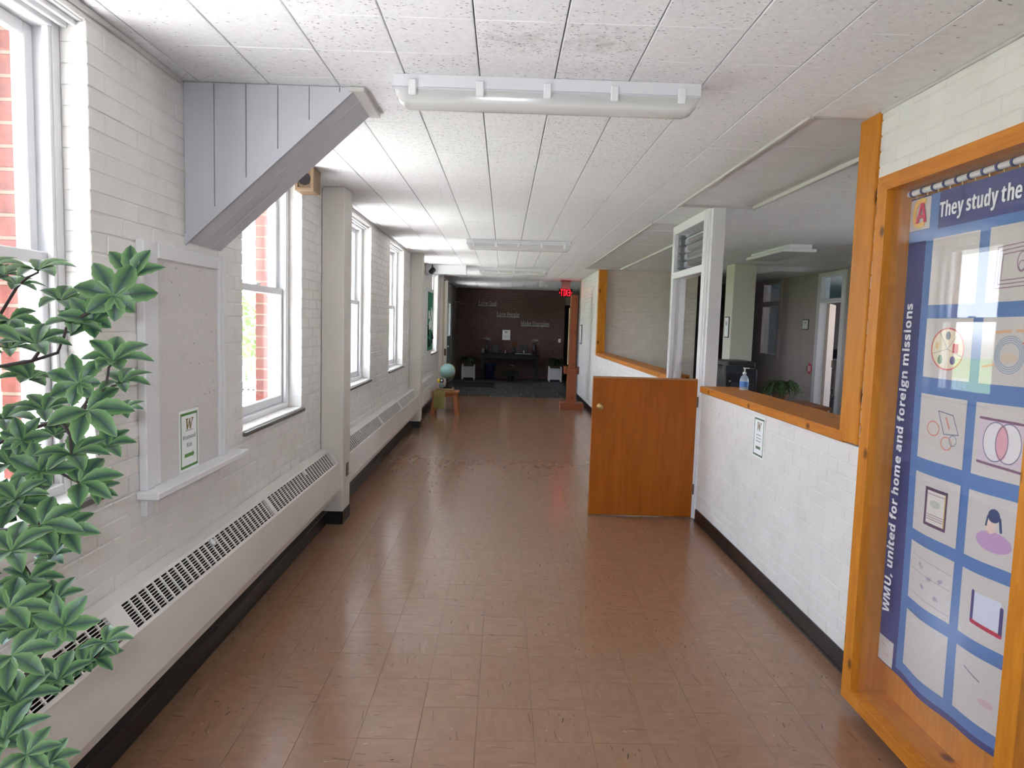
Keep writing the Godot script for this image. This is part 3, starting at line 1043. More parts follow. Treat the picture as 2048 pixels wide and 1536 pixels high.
# ------------------------------------------------------------------ foyer and the closed end behind the camera
func build_foyer_shell() -> void:
	var w := struct("wall_back", "brown brick foyer wall with metal lettering")
	bx("core", Vector3(-1.75, -0.2, -20.405), Vector3(1.78, 2.7, -20.6), M.brown_mortar, w)
	brick_field(w, Vector3(XL, 0, -20.4), Vector3(1, 0, 0), Vector3(0, 0, 1), 0.0, 3.18, 0.0, 2.62, [], M.brown_brick, 0.05, 0, 0.0, 0.0686, 0.2105)
	var s := struct("wall_foyer", "plain dark foyer side walls")
	var st := mb()
	box(st, Vector3(2.02, -0.2, -20.4), Vector3(4.2, 2.7, -20.6))
	box(st, Vector3(1.78, 2.2, -20.4), Vector3(2.02, 2.7, -20.6))
	slab_x(st, 4.1, 4.3, -0.2, 2.7, -15.3, -22.6, [[-16.7, -17.7, 0.0, 2.15]])  # unseen doorway opening, added to let daylight into the foyer
	box(st, Vector3(1.785, 0.0, -15.2), Vector3(4.2, 2.7, -15.3))
	box(st, Vector3(-1.75, -0.2, -22.4), Vector3(4.3, 2.7, -22.6))
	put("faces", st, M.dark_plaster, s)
	var n := struct("wall_near", "plain wall closing the corridor behind the viewpoint")
	bx("face", Vector3(-1.75, -0.2, 4.6), Vector3(1.9, 2.7, 4.75), M.paint, n)
	# flagstones
	var f := struct("floor_foyer", "dark slate flagstone foyer floor with pale joints")
	bx("bed", Vector3(XL, -0.003, -15.215), Vector3(4.1, 0.0066, -20.4), M.grout, f)
	var r := RandomNumberGenerator.new()
	r.seed = 9
	var z := -15.205
	while z > -20.3:
		var dz := r.randf_range(0.28, 0.5)
		var x := XL - r.randf() * 0.3
		while x < 2.6:
			var dx := r.randf_range(0.25, 0.72)
			var a := maxf(x + 0.009, XL)
			var b := x + dx - 0.009
			if b - a > 0.05:
				bx("flagstone", Vector3(a, 0.0, z - 0.006), Vector3(b, 0.0074 + r.randf() * 0.001, maxf(z - dz + 0.008, -20.39)), [M.slate, M.slate_b, M.slate_c][r.randi() % 3], f, 0.0006)
			x += dx
		z -= dz
	# the cased opening between corridor and foyer, and the outside door in the left wall
	var d := struct("door_4", "cream cased opening with an open door leaf and its lock")
	bx("casing", Vector3(XL, 0, -15.08), Vector3(-1.335, CEIL, -15.26), M.plaster, d, 0.004)
	bx("stop", Vector3(-1.335, 0, -15.12), Vector3(-1.30, 2.5, -15.24), mat(c8(206, 192, 168), 0.5), d, 0.003)
	var leaf := bx("leaf", Vector3(-1.30, 0.01, -15.10), Vector3(-1.237, 2.5, -15.16), M.plaster, d, 0.004)
	bx("lock", Vector3(-1.29, 0.88, -15.092), Vector3(-1.245, 1.03, -15.102), M.bronze, leaf, 0.003)
	var e := struct("door_1", "dark outside door with a narrow upright pane")
	st = mb()
	box(st, Vector3(-1.43, 0.0, -17.26), Vector3(-1.475, 2.13, -17.55), 0.003)
	box(st, Vector3(-1.43, 0.0, -18.55), Vector3(-1.475, 2.13, -18.74), 0.003)
	box(st, Vector3(-1.43, 0.0, -17.55), Vector3(-1.475, 1.25, -18.55), 0.003)
	box(st, Vector3(-1.43, 2.10, -17.55), Vector3(-1.475, 2.13, -18.55), 0.003)
	put("leaf", st, mat(c8(92, 96, 96), 0.45), e)
	bx("pane", Vector3(-1.452, 1.25, -17.55), Vector3(-1.456, 2.10, -18.55), M.glass, e)
	bx("closer_arm", Vector3(XL, 2.145, -18.6), Vector3(-1.18, 2.165, -18.64), M.black, e, 0.003)
	bx("handle", Vector3(-1.37, 0.98, -17.5), Vector3(-1.43, 1.02, -17.3), M.steel, e, 0.006)

# ------------------------------------------------------------------ outside
func build_outside() -> void:
	var g := struct("ground", "pale concrete yard and grass outside the windows")
	bx("yard", Vector3(-1.6, -0.45, 14), Vector3(-7.2, -0.25, -34), M.concrete, g)
	bx("lawn", Vector3(-7.2, -0.45, 14), Vector3(-45, -0.27, -60), M.grass, g)
	bx("lawn", Vector3(5.4, -0.45, 14), Vector3(40, -0.27, -60), M.concrete, g)
	bx("lawn", Vector3(-7.2, -0.45, -34), Vector3(8.6, -0.27, -60), M.grass, g)
	bx("lawn", Vector3(-7.2, -0.45, 14), Vector3(8.6, -0.27, 40), M.grass, g)
	var r := RandomNumberGenerator.new()
	r.seed = 4
	# white railing beyond the yard
	var rail := thing("railing", "white picket railing outside the tall window by the notice panel", "railing", Vector3(-6.6, -0.25, -16.6))
	bx("top_rail", Vector3(-1.6, 0.80, 0.03), Vector3(1.3, 0.86, -0.03), M.white, rail, 0.006)
	bx("bottom_rail", Vector3(-1.6, 0.08, 0.02), Vector3(1.3, 0.13, -0.02), M.white, rail, 0.006)
	for k in 24:
		bx("picket", Vector3(-1.55 + k * 0.12, 0.0, 0.02), Vector3(-1.49 + k * 0.12, 0.82, -0.02), M.white, rail, 0.004)
	# shrub behind the railing
	for sh in [[Vector3(-7.25, -0.27, -18.6), 0.95, 2.9, "tall green shrub behind the white picket railing"], [Vector3(-9.4, -0.27, -6.0), 1.2, 3.0, "broad green shrub on the lawn facing the near window"]]:
		var b := thing("shrub", sh[3], "shrub", sh[0])
		var st := mb()
		for k in 1500:
			var d := Vector3(r.randfn(), r.randfn(), r.randfn()).normalized()
			var c := Vector3(d.x * sh[1], sh[2] * 0.52 + d.y * sh[2] * 0.48, d.z * sh[1]) * 1.0
			c = Vector3(c.x * r.randf_range(0.75, 1.05), c.y, c.z * r.randf_range(0.75, 1.05))
			var n := (d + Vector3(r.randf() - 0.5, r.randf(), r.randf() - 0.5)).normalized()
			var u := n.cross(Vector3(r.randf(), r.randf(), r.randf())).normalized() * r.randf_range(0.05, 0.11)
			var v := n.cross(u) * 0.6
			var col := Color(0.12, 0.24, 0.05).lerp(Color(0.30, 0.46, 0.12), r.randf())
			st.set_color(col)
			quad(st, c - u, c - v, c + u, c + v)
		put("foliage", st, M.hedge, b)
		st = mb()
		tube(st, [Vector3(0, 0, 0), Vector3(0.05, sh[2] * 0.5, 0), Vector3(0, sh[2] * 0.8, 0.05)], [0.05, 0.04, 0.02], 6)
		put("stem", st, M.bark, b)
	# covered walk across the yard: it is what the display case mirrors
	var cw := thing("covered_walk", "brick wing with a white post and fascia across the yard", "building", Vector3(-8.6, -0.27, 0.5))
	bx("wall", Vector3(-0.3, 0, 5.0), Vector3(0, 2.9, -2.2), M.red_brick, cw)
	bx("fascia", Vector3(-0.5, 2.9, 5.2), Vector3(1.7, 3.2, -2.4), M.white, cw, 0.01)
	for k in 3:
		bx("post", Vector3(1.4, 0, 3.5 - k * 2.4), Vector3(1.56, 2.9, 3.34 - k * 2.4), M.white, cw, 0.01)
	bx("plinth", Vector3(0, 0, 5.0), Vector3(1.7, 0.10, -2.2), M.concrete, cw)

# ------------------------------------------------------------------ convectors along the window wall
func convector(label: String, z0: float, z1: float, groups: Array, knobs: Array) -> void:
	var t := thing("convector", label, "convector", Vector3(XL, 0.232, z0), "convectors under the windows")
	var off := Vector3(-XL, -0.232, -z0)
	var B := Vector2(-1.337, 0.597)
	var C := Vector2(-1.261, 0.493)
	var s := (C - B).normalized()
	var n := Vector2(-s.y, s.x)
	var Ls := B.distance_to(C)
	var T0 := 0.013
	var T1 := Ls - 0.012
	var low := [Vector2(XL + 0.003, 0.29), Vector2(-1.249, 0.29), C]
	var xf := Transform3D(Basis(), off)
	var st := mb()
	var solid := PackedVector2Array([low[0], low[1], C, B, Vector2(XL + 0.003, 0.60)])
	var cut := PackedVector2Array([low[0], low[1], C, B + s * T1, Vector2(-1.262, 0.47), Vector2(-1.258, 0.30), Vector2(-1.39, 0.30), Vector2(-1.39, 0.585), Vector2(-1.345, 0.583), B + s * T0, B, Vector2(XL + 0.003, 0.60)])
	var z := z0
	for g in groups:
		prism(st, solid, z, g[0], xf)
		prism(st, cut, g[0], g[1], xf)
		z = g[1]
	prism(st, solid, z, z1, xf)
	put("casing", st, M.enamel, t)
	st = mb()
	prism(st, PackedVector2Array([Vector2(XL + 0.003, 0.232), Vector2(-1.275, 0.232), Vector2(-1.268, 0.29), Vector2(XL + 0.003, 0.29)]), z0, z1, xf)
	put("lower_lip", st, M.lip, t)
	# seams between casing lengths
	for g in groups:
		var a := mb()
		var slope := Transform3D(Basis(Vector3(s.x, s.y, 0), Vector3(n.x, n.y, 0), Vector3(0, 0, 1)), Vector3(B.x, B.y, 0) + off)
		var bars := 9
		var pitch := (T1 - T0) / bars
		for k in bars + 1:
			box(a, Vector3(T0 + k * pitch - 0.0016, -0.006, g[1]), Vector3(T0 + k * pitch + 0.0016, -0.0006, g[0]), 0.0, slope)
		var m := int(round((g[0] - g[1]) / 0.058))
		var dz: float = (g[0] - g[1]) / m
		for k in m + 1:
			box(a, Vector3(T0, -0.007, g[0] - k * dz - 0.004), Vector3(T1, -0.0003, g[0] - k * dz + 0.004), 0.0, slope)
		put("grille", a, M.enamel, t)
		# unseen finned heating element, added in the hollow casing to darken the slots
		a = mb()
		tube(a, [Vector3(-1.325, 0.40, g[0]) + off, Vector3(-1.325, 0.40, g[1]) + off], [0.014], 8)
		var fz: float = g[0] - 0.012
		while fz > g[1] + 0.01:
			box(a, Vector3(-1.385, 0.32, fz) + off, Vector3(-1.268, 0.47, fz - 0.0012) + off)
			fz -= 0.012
		put("heating_element", a, M.fin_shade_steel, t)
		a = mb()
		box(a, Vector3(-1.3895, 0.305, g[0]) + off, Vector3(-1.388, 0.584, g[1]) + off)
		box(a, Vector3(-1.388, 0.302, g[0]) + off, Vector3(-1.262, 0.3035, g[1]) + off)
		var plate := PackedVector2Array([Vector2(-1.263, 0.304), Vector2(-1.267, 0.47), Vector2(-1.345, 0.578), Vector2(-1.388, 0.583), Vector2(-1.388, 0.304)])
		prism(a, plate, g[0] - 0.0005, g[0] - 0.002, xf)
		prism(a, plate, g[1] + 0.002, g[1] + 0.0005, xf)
		put("slot_shade_sheet", a, M.fin_shade_steel, t)  # dark lining and end plates, shade put into the hollow as colour
	for k in knobs:
		var a := mb()
		var c := Vector3(B.x + s.x * 0.03, B.y + s.y * 0.03, k) + off
		var nb := Vector3(n.x, n.y, 0)
		lathe(a, [Vector2(0.0, -0.002), Vector2(0.017, -0.002), Vector2(0.017, 0.008), Vector2(0.012, 0.012), Vector2(0.0, 0.012)], 12, Transform3D(Basis(Vector3(s.x, s.y, 0), nb, Vector3(s.x, s.y, 0).cross(nb)), c))
		put("damper_knob", a, M.white_gloss, t)

func build_convectors() -> void:
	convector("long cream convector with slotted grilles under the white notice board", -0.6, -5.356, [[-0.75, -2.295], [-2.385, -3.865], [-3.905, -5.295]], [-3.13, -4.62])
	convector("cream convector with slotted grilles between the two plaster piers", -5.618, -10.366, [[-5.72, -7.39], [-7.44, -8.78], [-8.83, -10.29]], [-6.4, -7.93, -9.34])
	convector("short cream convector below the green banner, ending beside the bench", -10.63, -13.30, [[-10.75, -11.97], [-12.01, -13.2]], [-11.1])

# ------------------------------------------------------------------ sloped boarded box under the ceiling
func build_bulkhead() -> void:
	var t := thing("sloped_bulkhead", "white boarded triangular box with a slanted underside below the ceiling", "bulkhead", Vector3(XL, 1.92, -3.09))
	var off := Vector3(-XL, -1.92, 3.09)
	var a := Vector2(XL, 1.92)
	var b := Vector2(-0.655, CEIL - 0.001)
	var d := (b - a).normalized()
	var n := Vector2(d.y, -d.x)
	var xf := Transform3D(Basis(), off)
	var st := mb()
	prism(st, PackedVector2Array([a - n * 0.014, b - n * 0.014, Vector2(XL, CEIL - 0.001)]), -3.10, -3.45, xf)
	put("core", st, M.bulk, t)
	var xs := [XL, -1.276, -1.139, -1.002, -0.867, -0.736, -0.69]
	for i in 6:
		var x0: float = xs[i] + 0.002
		var x1: float = xs[i + 1] - 0.002
		var lift := 0.05
		var y0 := a.y + (x0 - a.x) * d.y / d.x + lift
		var y1 := a.y + (x1 - a.x) * d.y / d.x + lift
		var top := CEIL - 0.004
		if y0 > top - 0.01:
			continue
		st = mb()
		var poly := PackedVector2Array([Vector2(x0, y0), Vector2(x1, minf(y1, top)), Vector2(x1, top), Vector2(x0, top)]) if y1 < top - 0.001 else PackedVector2Array([Vector2(x0, y0), Vector2(x0 + (top - y0) * d.x / d.y, top), Vector2(x0, top)])
		prism(st, poly, -3.088, -3.101, xf)
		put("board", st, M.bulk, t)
	# slanted edge strip on the face and three boards on the underside
	st = mb()
	prism(st, PackedVector2Array([a, b, b + Vector2(-0.055, 0), a + Vector2(0, 0.048)]), -3.085, -3.101, xf)
	put("edge_strip", st, M.bulk, t)
	var ub := Transform3D(Basis(Vector3(d.x, d.y, 0), Vector3(-n.x, -n.y, 0), Vector3(0, 0, 1)), Vector3(a.x, a.y, 0) + off)
	var L := a.distance_to(b)
	for k in 3:
		st = mb()
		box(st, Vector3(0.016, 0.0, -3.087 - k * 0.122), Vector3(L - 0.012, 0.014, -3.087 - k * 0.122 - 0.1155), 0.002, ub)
		put("underside_board", st, M.bulk, t)
	st = mb()
	box(st, Vector3(-0.70, CEIL - 0.022, -3.08), Vector3(-0.628, CEIL - 0.002, -3.47), 0.003, xf)
	put("end_plate", st, M.molding, t)

# ------------------------------------------------------------------ framed notice panel
func paper_sign(t: Node3D, w: float, h: float, fb: Basis, green: Material, lines: Array, arrow: bool) -> void:
	# local: sheet stands in the plane of fb, centre at the thing's origin plus h/2
	var xf := Transform3D(fb, Vector3(0, h * 0.5, 0))
	var st := mb()
	box(st, Vector3(-w / 2, -h / 2, 0), Vector3(w / 2, h / 2, 0.0015), 0.0, xf)
	put("sheet", st, M.paper, t)
	st = mb()
	var iw := w / 2 - 0.013
	var ih := h / 2 - 0.012
	box(st, Vector3(-iw, ih - 0.011, 0.0012), Vector3(iw, ih, 0.0022), 0.0, xf)
	box(st, Vector3(-iw, -ih, 0.0012), Vector3(iw, -ih + 0.011, 0.0022), 0.0, xf)
	box(st, Vector3(-iw, -ih, 0.0012), Vector3(-iw + 0.007, ih, 0.0022), 0.0, xf)
	box(st, Vector3(iw - 0.007, -ih, 0.0012), Vector3(iw, ih, 0.0022), 0.0, xf)
	put("border", st, green, t)
	var slant := Basis(Vector3(1, 0, 0), Vector3(0.22, 1, 0), Vector3(0, 0, 1))
	words("emblem", "W", xf * Vector3(0, h * 0.265, 0.0018), fb * slant, h * 0.26, M.sign_gold, t, true, true, 0.001)
	st = mb()
	box(st, Vector3(-w * 0.18, h * 0.155, 0.0012), Vector3(w * 0.18, h * 0.165, 0.0022), 0.0, xf)
	put("rule", st, M.ink, t)
	var y := 0.05
	for s in lines:
		if s == "":
			st = mb()
			var x := -w * 0.2
			while x < w * 0.2:
				var q := rng.randf_range(0.008, 0.02)
				box(st, Vector3(x, h * y - 0.003, 0.0012), Vector3(minf(x + q, w * 0.22), h * y + 0.003, 0.002), 0.0, xf)
				x += q + 0.006
			put("print", st, M.ink, t)
			y -= 0.075
		else:
			words("print", s, xf * Vector3(0, h * y, 0.0016), fb, h * 0.095, M.ink, t, true, false, 0.001)
			y -= 0.13
	if arrow:
		st = mb()
		var ay := -h * 0.25
		box(st, Vector3(-w * 0.24, ay - 0.008, 0.0012), Vector3(w * 0.17, ay + 0.008, 0.0022), 0.0, xf)
		tri(st, xf * Vector3(w * 0.17, ay - 0.017, 0.0022), xf * Vector3(w * 0.25, ay, 0.0022), xf * Vector3(w * 0.17, ay + 0.017, 0.0022))
		put("arrow", st, green, t)
	else:
		st = mb()
		box(st, Vector3(-w * 0.2, -h * 0.29, 0.0012), Vector3(w * 0.2, -h * 0.29 + 0.018, 0.0022), 0.0, xf)
		put("mark", st, green, t)

func build_notice_panel() -> void:
	var t := thing("notice_board", "white framed notice board with a ledge on the painted brick wall", "notice board", Vector3(XL, 0.82, -3.06))
	var o := Vector3(-XL, -0.82, 3.06)
	bx("panel", o + Vector3(XL, 0.925, -2.79), o + Vector3(-1.392, 1.85, -3.39), M.board, t)
	var st := mb()
	box(st, o + Vector3(XL, 0.925, -2.672), o + Vector3(-1.374, 1.90, -2.735), 0.004)
	box(st, o + Vector3(XL, 0.925, -2.735), o + Vector3(-1.383, 1.895, -2.80), 0.004)
	box(st, o + Vector3(XL, 0.925, -3.385), o + Vector3(-1.380, 1.90, -3.418), 0.004)
	box(st, o + Vector3(XL, 0.925, -3.418), o + Vector3(-1.374, 1.90, -3.452), 0.004)
	box(st, o + Vector3(XL, 1.835, -2.80), o + Vector3(-1.380, 1.90, -3.385), 0.004)
	put("frame", st, M.white, t)
	bx("ledge", o + Vector3(XL, 0.893, -2.645), o + Vector3(-1.318, 0.926, -3.60), M.white, t, 0.006)
	bx("apron", o + Vector3(XL, 0.82, -2.675), o + Vector3(-1.380, 0.893, -2.74), M.white, t, 0.004)
	# pin holes and flaked paint
	var r := RandomNumberGenerator.new()
	r.seed = 3
	st = mb()
	for p in [[1.30, -3.33], [1.62, -3.27], [1.54, -3.32], [1.40, -3.1], [1.395, -3.18], [1.40, -3.33], [1.25, -3.24], [1.253, -3.29], [1.256, -3.345], [1.75, -2.93], [1.70, -3.0], [1.81, -2.97], [1.815, -3.2], [1.49, -3.13], [1.20, -3.16]]:
		var q := o + Vector3(-1.392, p[0], p[1])
		box(st, q - Vector3(0.001, 0.004, 0.002), q + Vector3(0.0004, 0.004, 0.0025))
	put("pin_holes", st, M.ink, t).set_meta("kind", "stuff")
	var s := thing("paper_sign", "green bordered paper sign with an arrow at the foot of the notice board", "sign", Vector3(-1.3915, 0.927, -3.07))
	paper_sign(s, 0.19, 0.27, FACE_LEFT, M.sign_green, ["Westwood", "Kids"], true)
	var s2 := thing("paper_sign", "green bordered paper sign under the pine counter on white brick", "sign", Vector3(XR - 0.0015, 0.80, -4.41))
	paper_sign(s2, 0.19, 0.268, FACE_RIGHT, M.sign_deep, ["", "", ""], false)

# ------------------------------------------------------------------ glazed display case with the quilt
func ripple(z: float, y: float) -> float:
	var low := clampf((2.1 - y) / 2.0, 0.0, 1.0)
	return 0.006 * low * sin(z * 21.0 + y * 1.7) + 0.004 * low * sin(z * 8.0 - y * 3.1) + 0.01 * low

func cloth_piece(called: String, z0: float, z1: float, y0: float, y1: float, lift: float, m: Material, parent: Node, o: Vector3) -> void:
	# z0 is the left edge seen from the corridor
	var st := mb()
	var nz: int = maxi(2, int(absf(z1 - z0) / 0.025))
	var ny: int = maxi(2, int(absf(y1 - y0) / 0.06))
	var pts := []
	for j in ny + 1:
		var row := []
		for i in nz + 1:
			var z := lerpf(z0, z1, float(i) / nz)
			var y := lerpf(y1, y0, float(j) / ny)
			var sag := 0.014 * sin((z + 2.8) * 5.0) * clampf((2.0 - y) / 1.5, 0.0, 1.0)
			row.append(o + Vector3(1.615 + ripple(z, y) - lift, y - sag, z))
		pts.append(row)
	# outward is -x: (along i-th index) handled by double-sided tracing; keep normals towards the corridor
	var ni := pts.size()
	var nj: int = pts[0].size()
	for i in ni - 1:
		for j in nj - 1:
			var q := [[i, j], [i + 1, j], [i + 1, j + 1], [i, j + 1]]
			var nn: Vector3 = (pts[i + 1][j] - pts[i][j]).cross(pts[i][j + 1] - pts[i][j]).normalized()
			for k in [0, 2, 1, 0, 3, 2]:
				st.set_normal(nn)
				st.set_uv(Vector2(float(q[k][1]) / (nj - 1), float(q[k][0]) / (ni - 1)))
				st.add_vertex(pts[q[k][0]][q[k][1]])
	st.index()
	st.generate_normals()
	put(called, st, m, parent)

func patch_mat(idx: int) -> StandardMaterial3D:
	var S := 160
	var im := Image.create(S, S, false, Image.FORMAT_RGB8)
	im.fill(c8(200, 192, 187))
	var r := RandomNumberGenerator.new()
	r.seed = 100 + idx
	for k in 900:
		blob(im, Vector2(r.randf() * S, r.randf() * S), 2.0, Color(0.72, 0.69, 0.66, 0.12))
	var V := func(x: float, y: float) -> Vector2: return Vector2(x, y) * S
	var plum := Color(0.48, 0.32, 0.42, 0.85)
	var ink := Color(0.30, 0.30, 0.42, 0.8)
	var rust := Color(0.80, 0.45, 0.36, 0.6)
	var blue := Color(0.45, 0.55, 0.68, 0.75)
	match idx:
		1: # drawn picture frame
			for w in [0.0, 0.05, 0.1]:
				line(im, V.call(0.16 + w, 0.28 + w), V.call(0.95, 0.24 + w), 1.6, plum)
				line(im, V.call(0.16 + w, 0.28 + w), V.call(0.14 + w, 0.82 - w), 1.6, plum)
				line(im, V.call(0.14 + w, 0.82 - w), V.call(0.95, 0.80 - w), 1.6, plum)
			ring(im, V.call(0.58, 0.5), 12, 20, 1.6, plum)
			ring(im, V.call(0.58, 0.55), 8, 10, 1.4, plum)
		2: # circle with five small signs
			oval(im, V.call(0.5, 0.5), 54, 54, Color(0.90, 0.85, 0.74, 1))
			ring(im, V.call(0.5, 0.5), 54, 54, 3.0, Color(0.78, 0.30, 0.26, 0.9))
			for a in 5:
				line(im, V.call(0.5, 0.5), V.call(0.5 + 0.33 * cos(a * 1.257 - 0.9), 0.5 + 0.33 * sin(a * 1.257 - 0.9)), 1.2, Color(0.45, 0.45, 0.5, 0.6))
			im.fill_rect(Rect2i(98, 66, 18, 24), c8(200, 70, 74))
			oval(im, V.call(0.5, 0.28), 8, 11, Color(0.35, 0.40, 0.42, 0.8))
			oval(im, V.call(0.36, 0.68), 8, 12, Color(0.30, 0.45, 0.34, 0.8))
			oval(im, V.call(0.62, 0.68), 9, 11, Color(0.28, 0.30, 0.5, 0.9))
			oval(im, V.call(0.28, 0.45), 6, 10, Color(0.85, 0.66, 0.4, 0.6))
		3: # orbit drawing
			line(im, V.call(0.25, 0.22), V.call(0.5, 0.2), 7, Color(0.84, 0.66, 0.50, 0.4))
			line(im, V.call(0.6, 0.2), V.call(0.9, 0.2), 7, Color(0.84, 0.66, 0.50, 0.4))
			for k in 4:
				ring(im, V.call(0.5, 0.55), 40 - k * 4, 44 - k * 5, 1.6, blue)
			line(im, V.call(0.05, 0.74), V.call(0.25, 0.7), 4, rust)
			line(im, V.call(0.7, 0.38), V.call(0.96, 0.3), 4, rust)
			oval(im, V.call(0.5, 0.6), 24, 12, Color(0.84, 0.70, 0.55, 0.4))
		4: # book and hands
			for e in [[0.42, 0.22, 0.72, 0.25], [0.72, 0.25, 0.86, 0.52], [0.86, 0.52, 0.56, 0.55], [0.56, 0.55, 0.42, 0.22]]:
				line(im, V.call(e[0], e[1]), V.call(e[2], e[3]), 1.8, ink)
			line(im, V.call(0.58, 0.3), V.call(0.66, 0.45), 4, rust)
			ring(im, V.call(0.33, 0.5), 20, 17, 2.5, rust)
			ring(im, V.call(0.62, 0.68), 17, 15, 2.5, rust)
			ring(im, V.call(0.75, 0.62), 12, 12, 2.0, Color(0.4, 0.48, 0.5, 0.7))
		5: # two overlapping rings between bars
			im.fill_rect(Rect2i(16, 34, 120, 92), Color(0.80, 0.73, 0.77))
			line(im, V.call(0.1, 0.2), V.call(0.86, 0.22), 5, plum)
			line(im, V.call(0.1, 0.8), V.call(0.86, 0.84), 5, plum)
			oval(im, V.call(0.4, 0.5), 34, 42, Color(0.86, 0.84, 0.84, 1))
			oval(im, V.call(0.62, 0.5), 34, 42, Color(0.86, 0.84, 0.84, 1))
			oval(im, V.call(0.51, 0.5), 17, 38, Color(0.84, 0.62, 0.66, 1))
			ring(im, V.call(0.4, 0.5), 34, 42, 1.6, ink)
			ring(im, V.call(0.62, 0.5), 34, 42, 1.6, ink)
		6: # dark framed certificate
			im.fill_rect(Rect2i(44, 30, 76, 102), c8(86, 56, 84))
			im.fill_rect(Rect2i(52, 38, 62, 86), c8(214, 206, 196))
			for y in [46, 100, 106, 112]:
				line(im, Vector2(54, y), Vector2(110, y), 1.4, plum)
			oval(im, V.call(0.5, 0.44), 18, 10, Color(0.68, 0.70, 0.64, 0.8))
			line(im, Vector2(112, 38), Vector2(112, 122), 3, Color(0.78, 0.68, 0.36, 0.9))
		7: # figure with dark hair and a mauve coat
			oval(im, V.call(0.52, 0.66), 48, 24, Color(0.72, 0.58, 0.72, 1))
			oval(im, V.call(0.46, 0.44), 14, 17, Color(0.86, 0.76, 0.70, 1))
			oval(im, V.call(0.5, 0.28), 16, 16, Color(0.22, 0.27, 0.42, 1))
			line(im, V.call(0.40, 0.30), V.call(0.38, 0.44), 4, Color(0.22, 0.27, 0.42, 1))
			line(im, V.call(0.60, 0.30), V.call(0.63, 0.48), 6, Color(0.22, 0.27, 0.42, 1))
		8: # ruled note with flowers
			for y in [0.2, 0.45, 0.85]:
				line(im, V.call(0.04, y), V.call(0.96, y + 0.04), 1.2, Color(0.5, 0.5, 0.55, 0.6))
			for p in [[0.3, 0.33], [0.72, 0.42], [0.5, 0.5], [0.38, 0.66], [0.68, 0.72]]:
				for k in 4:
					blob(im, V.call(p[0] + r.randf() * 0.08 - 0.04, p[1] + r.randf() * 0.06 - 0.03), 5, Color(0.58, 0.50, 0.60, 0.35))
		9: # plain with a dark sketch
			line(im, V.call(0.2, 0.25), V.call(0.5, 0.35), 3, Color(0.45, 0.42, 0.5, 0.6))
			oval(im, V.call(0.62, 0.62), 20, 9, Color(0.78, 0.60, 0.64, 0.6))
		10: # white book with red and navy binding
			im.fill_rect(Rect2i(42, 44, 76, 70), c8(206, 208, 222))
			line(im, Vector2(42, 44), Vector2(42, 116), 8, Color(0.26, 0.22, 0.45, 1))
			line(im, Vector2(120, 58), Vector2(120, 122), 8, Color(0.26, 0.22, 0.45, 1))
			line(im, Vector2(42, 116), Vector2(120, 122), 9, Color(0.70, 0.14, 0.26, 1))
		_:
			pass
	var m := mat(Color.WHITE, 0.9)
	m.albedo_texture = ImageTexture.create_from_image(im)
	m.texture_repeat = false
	return m

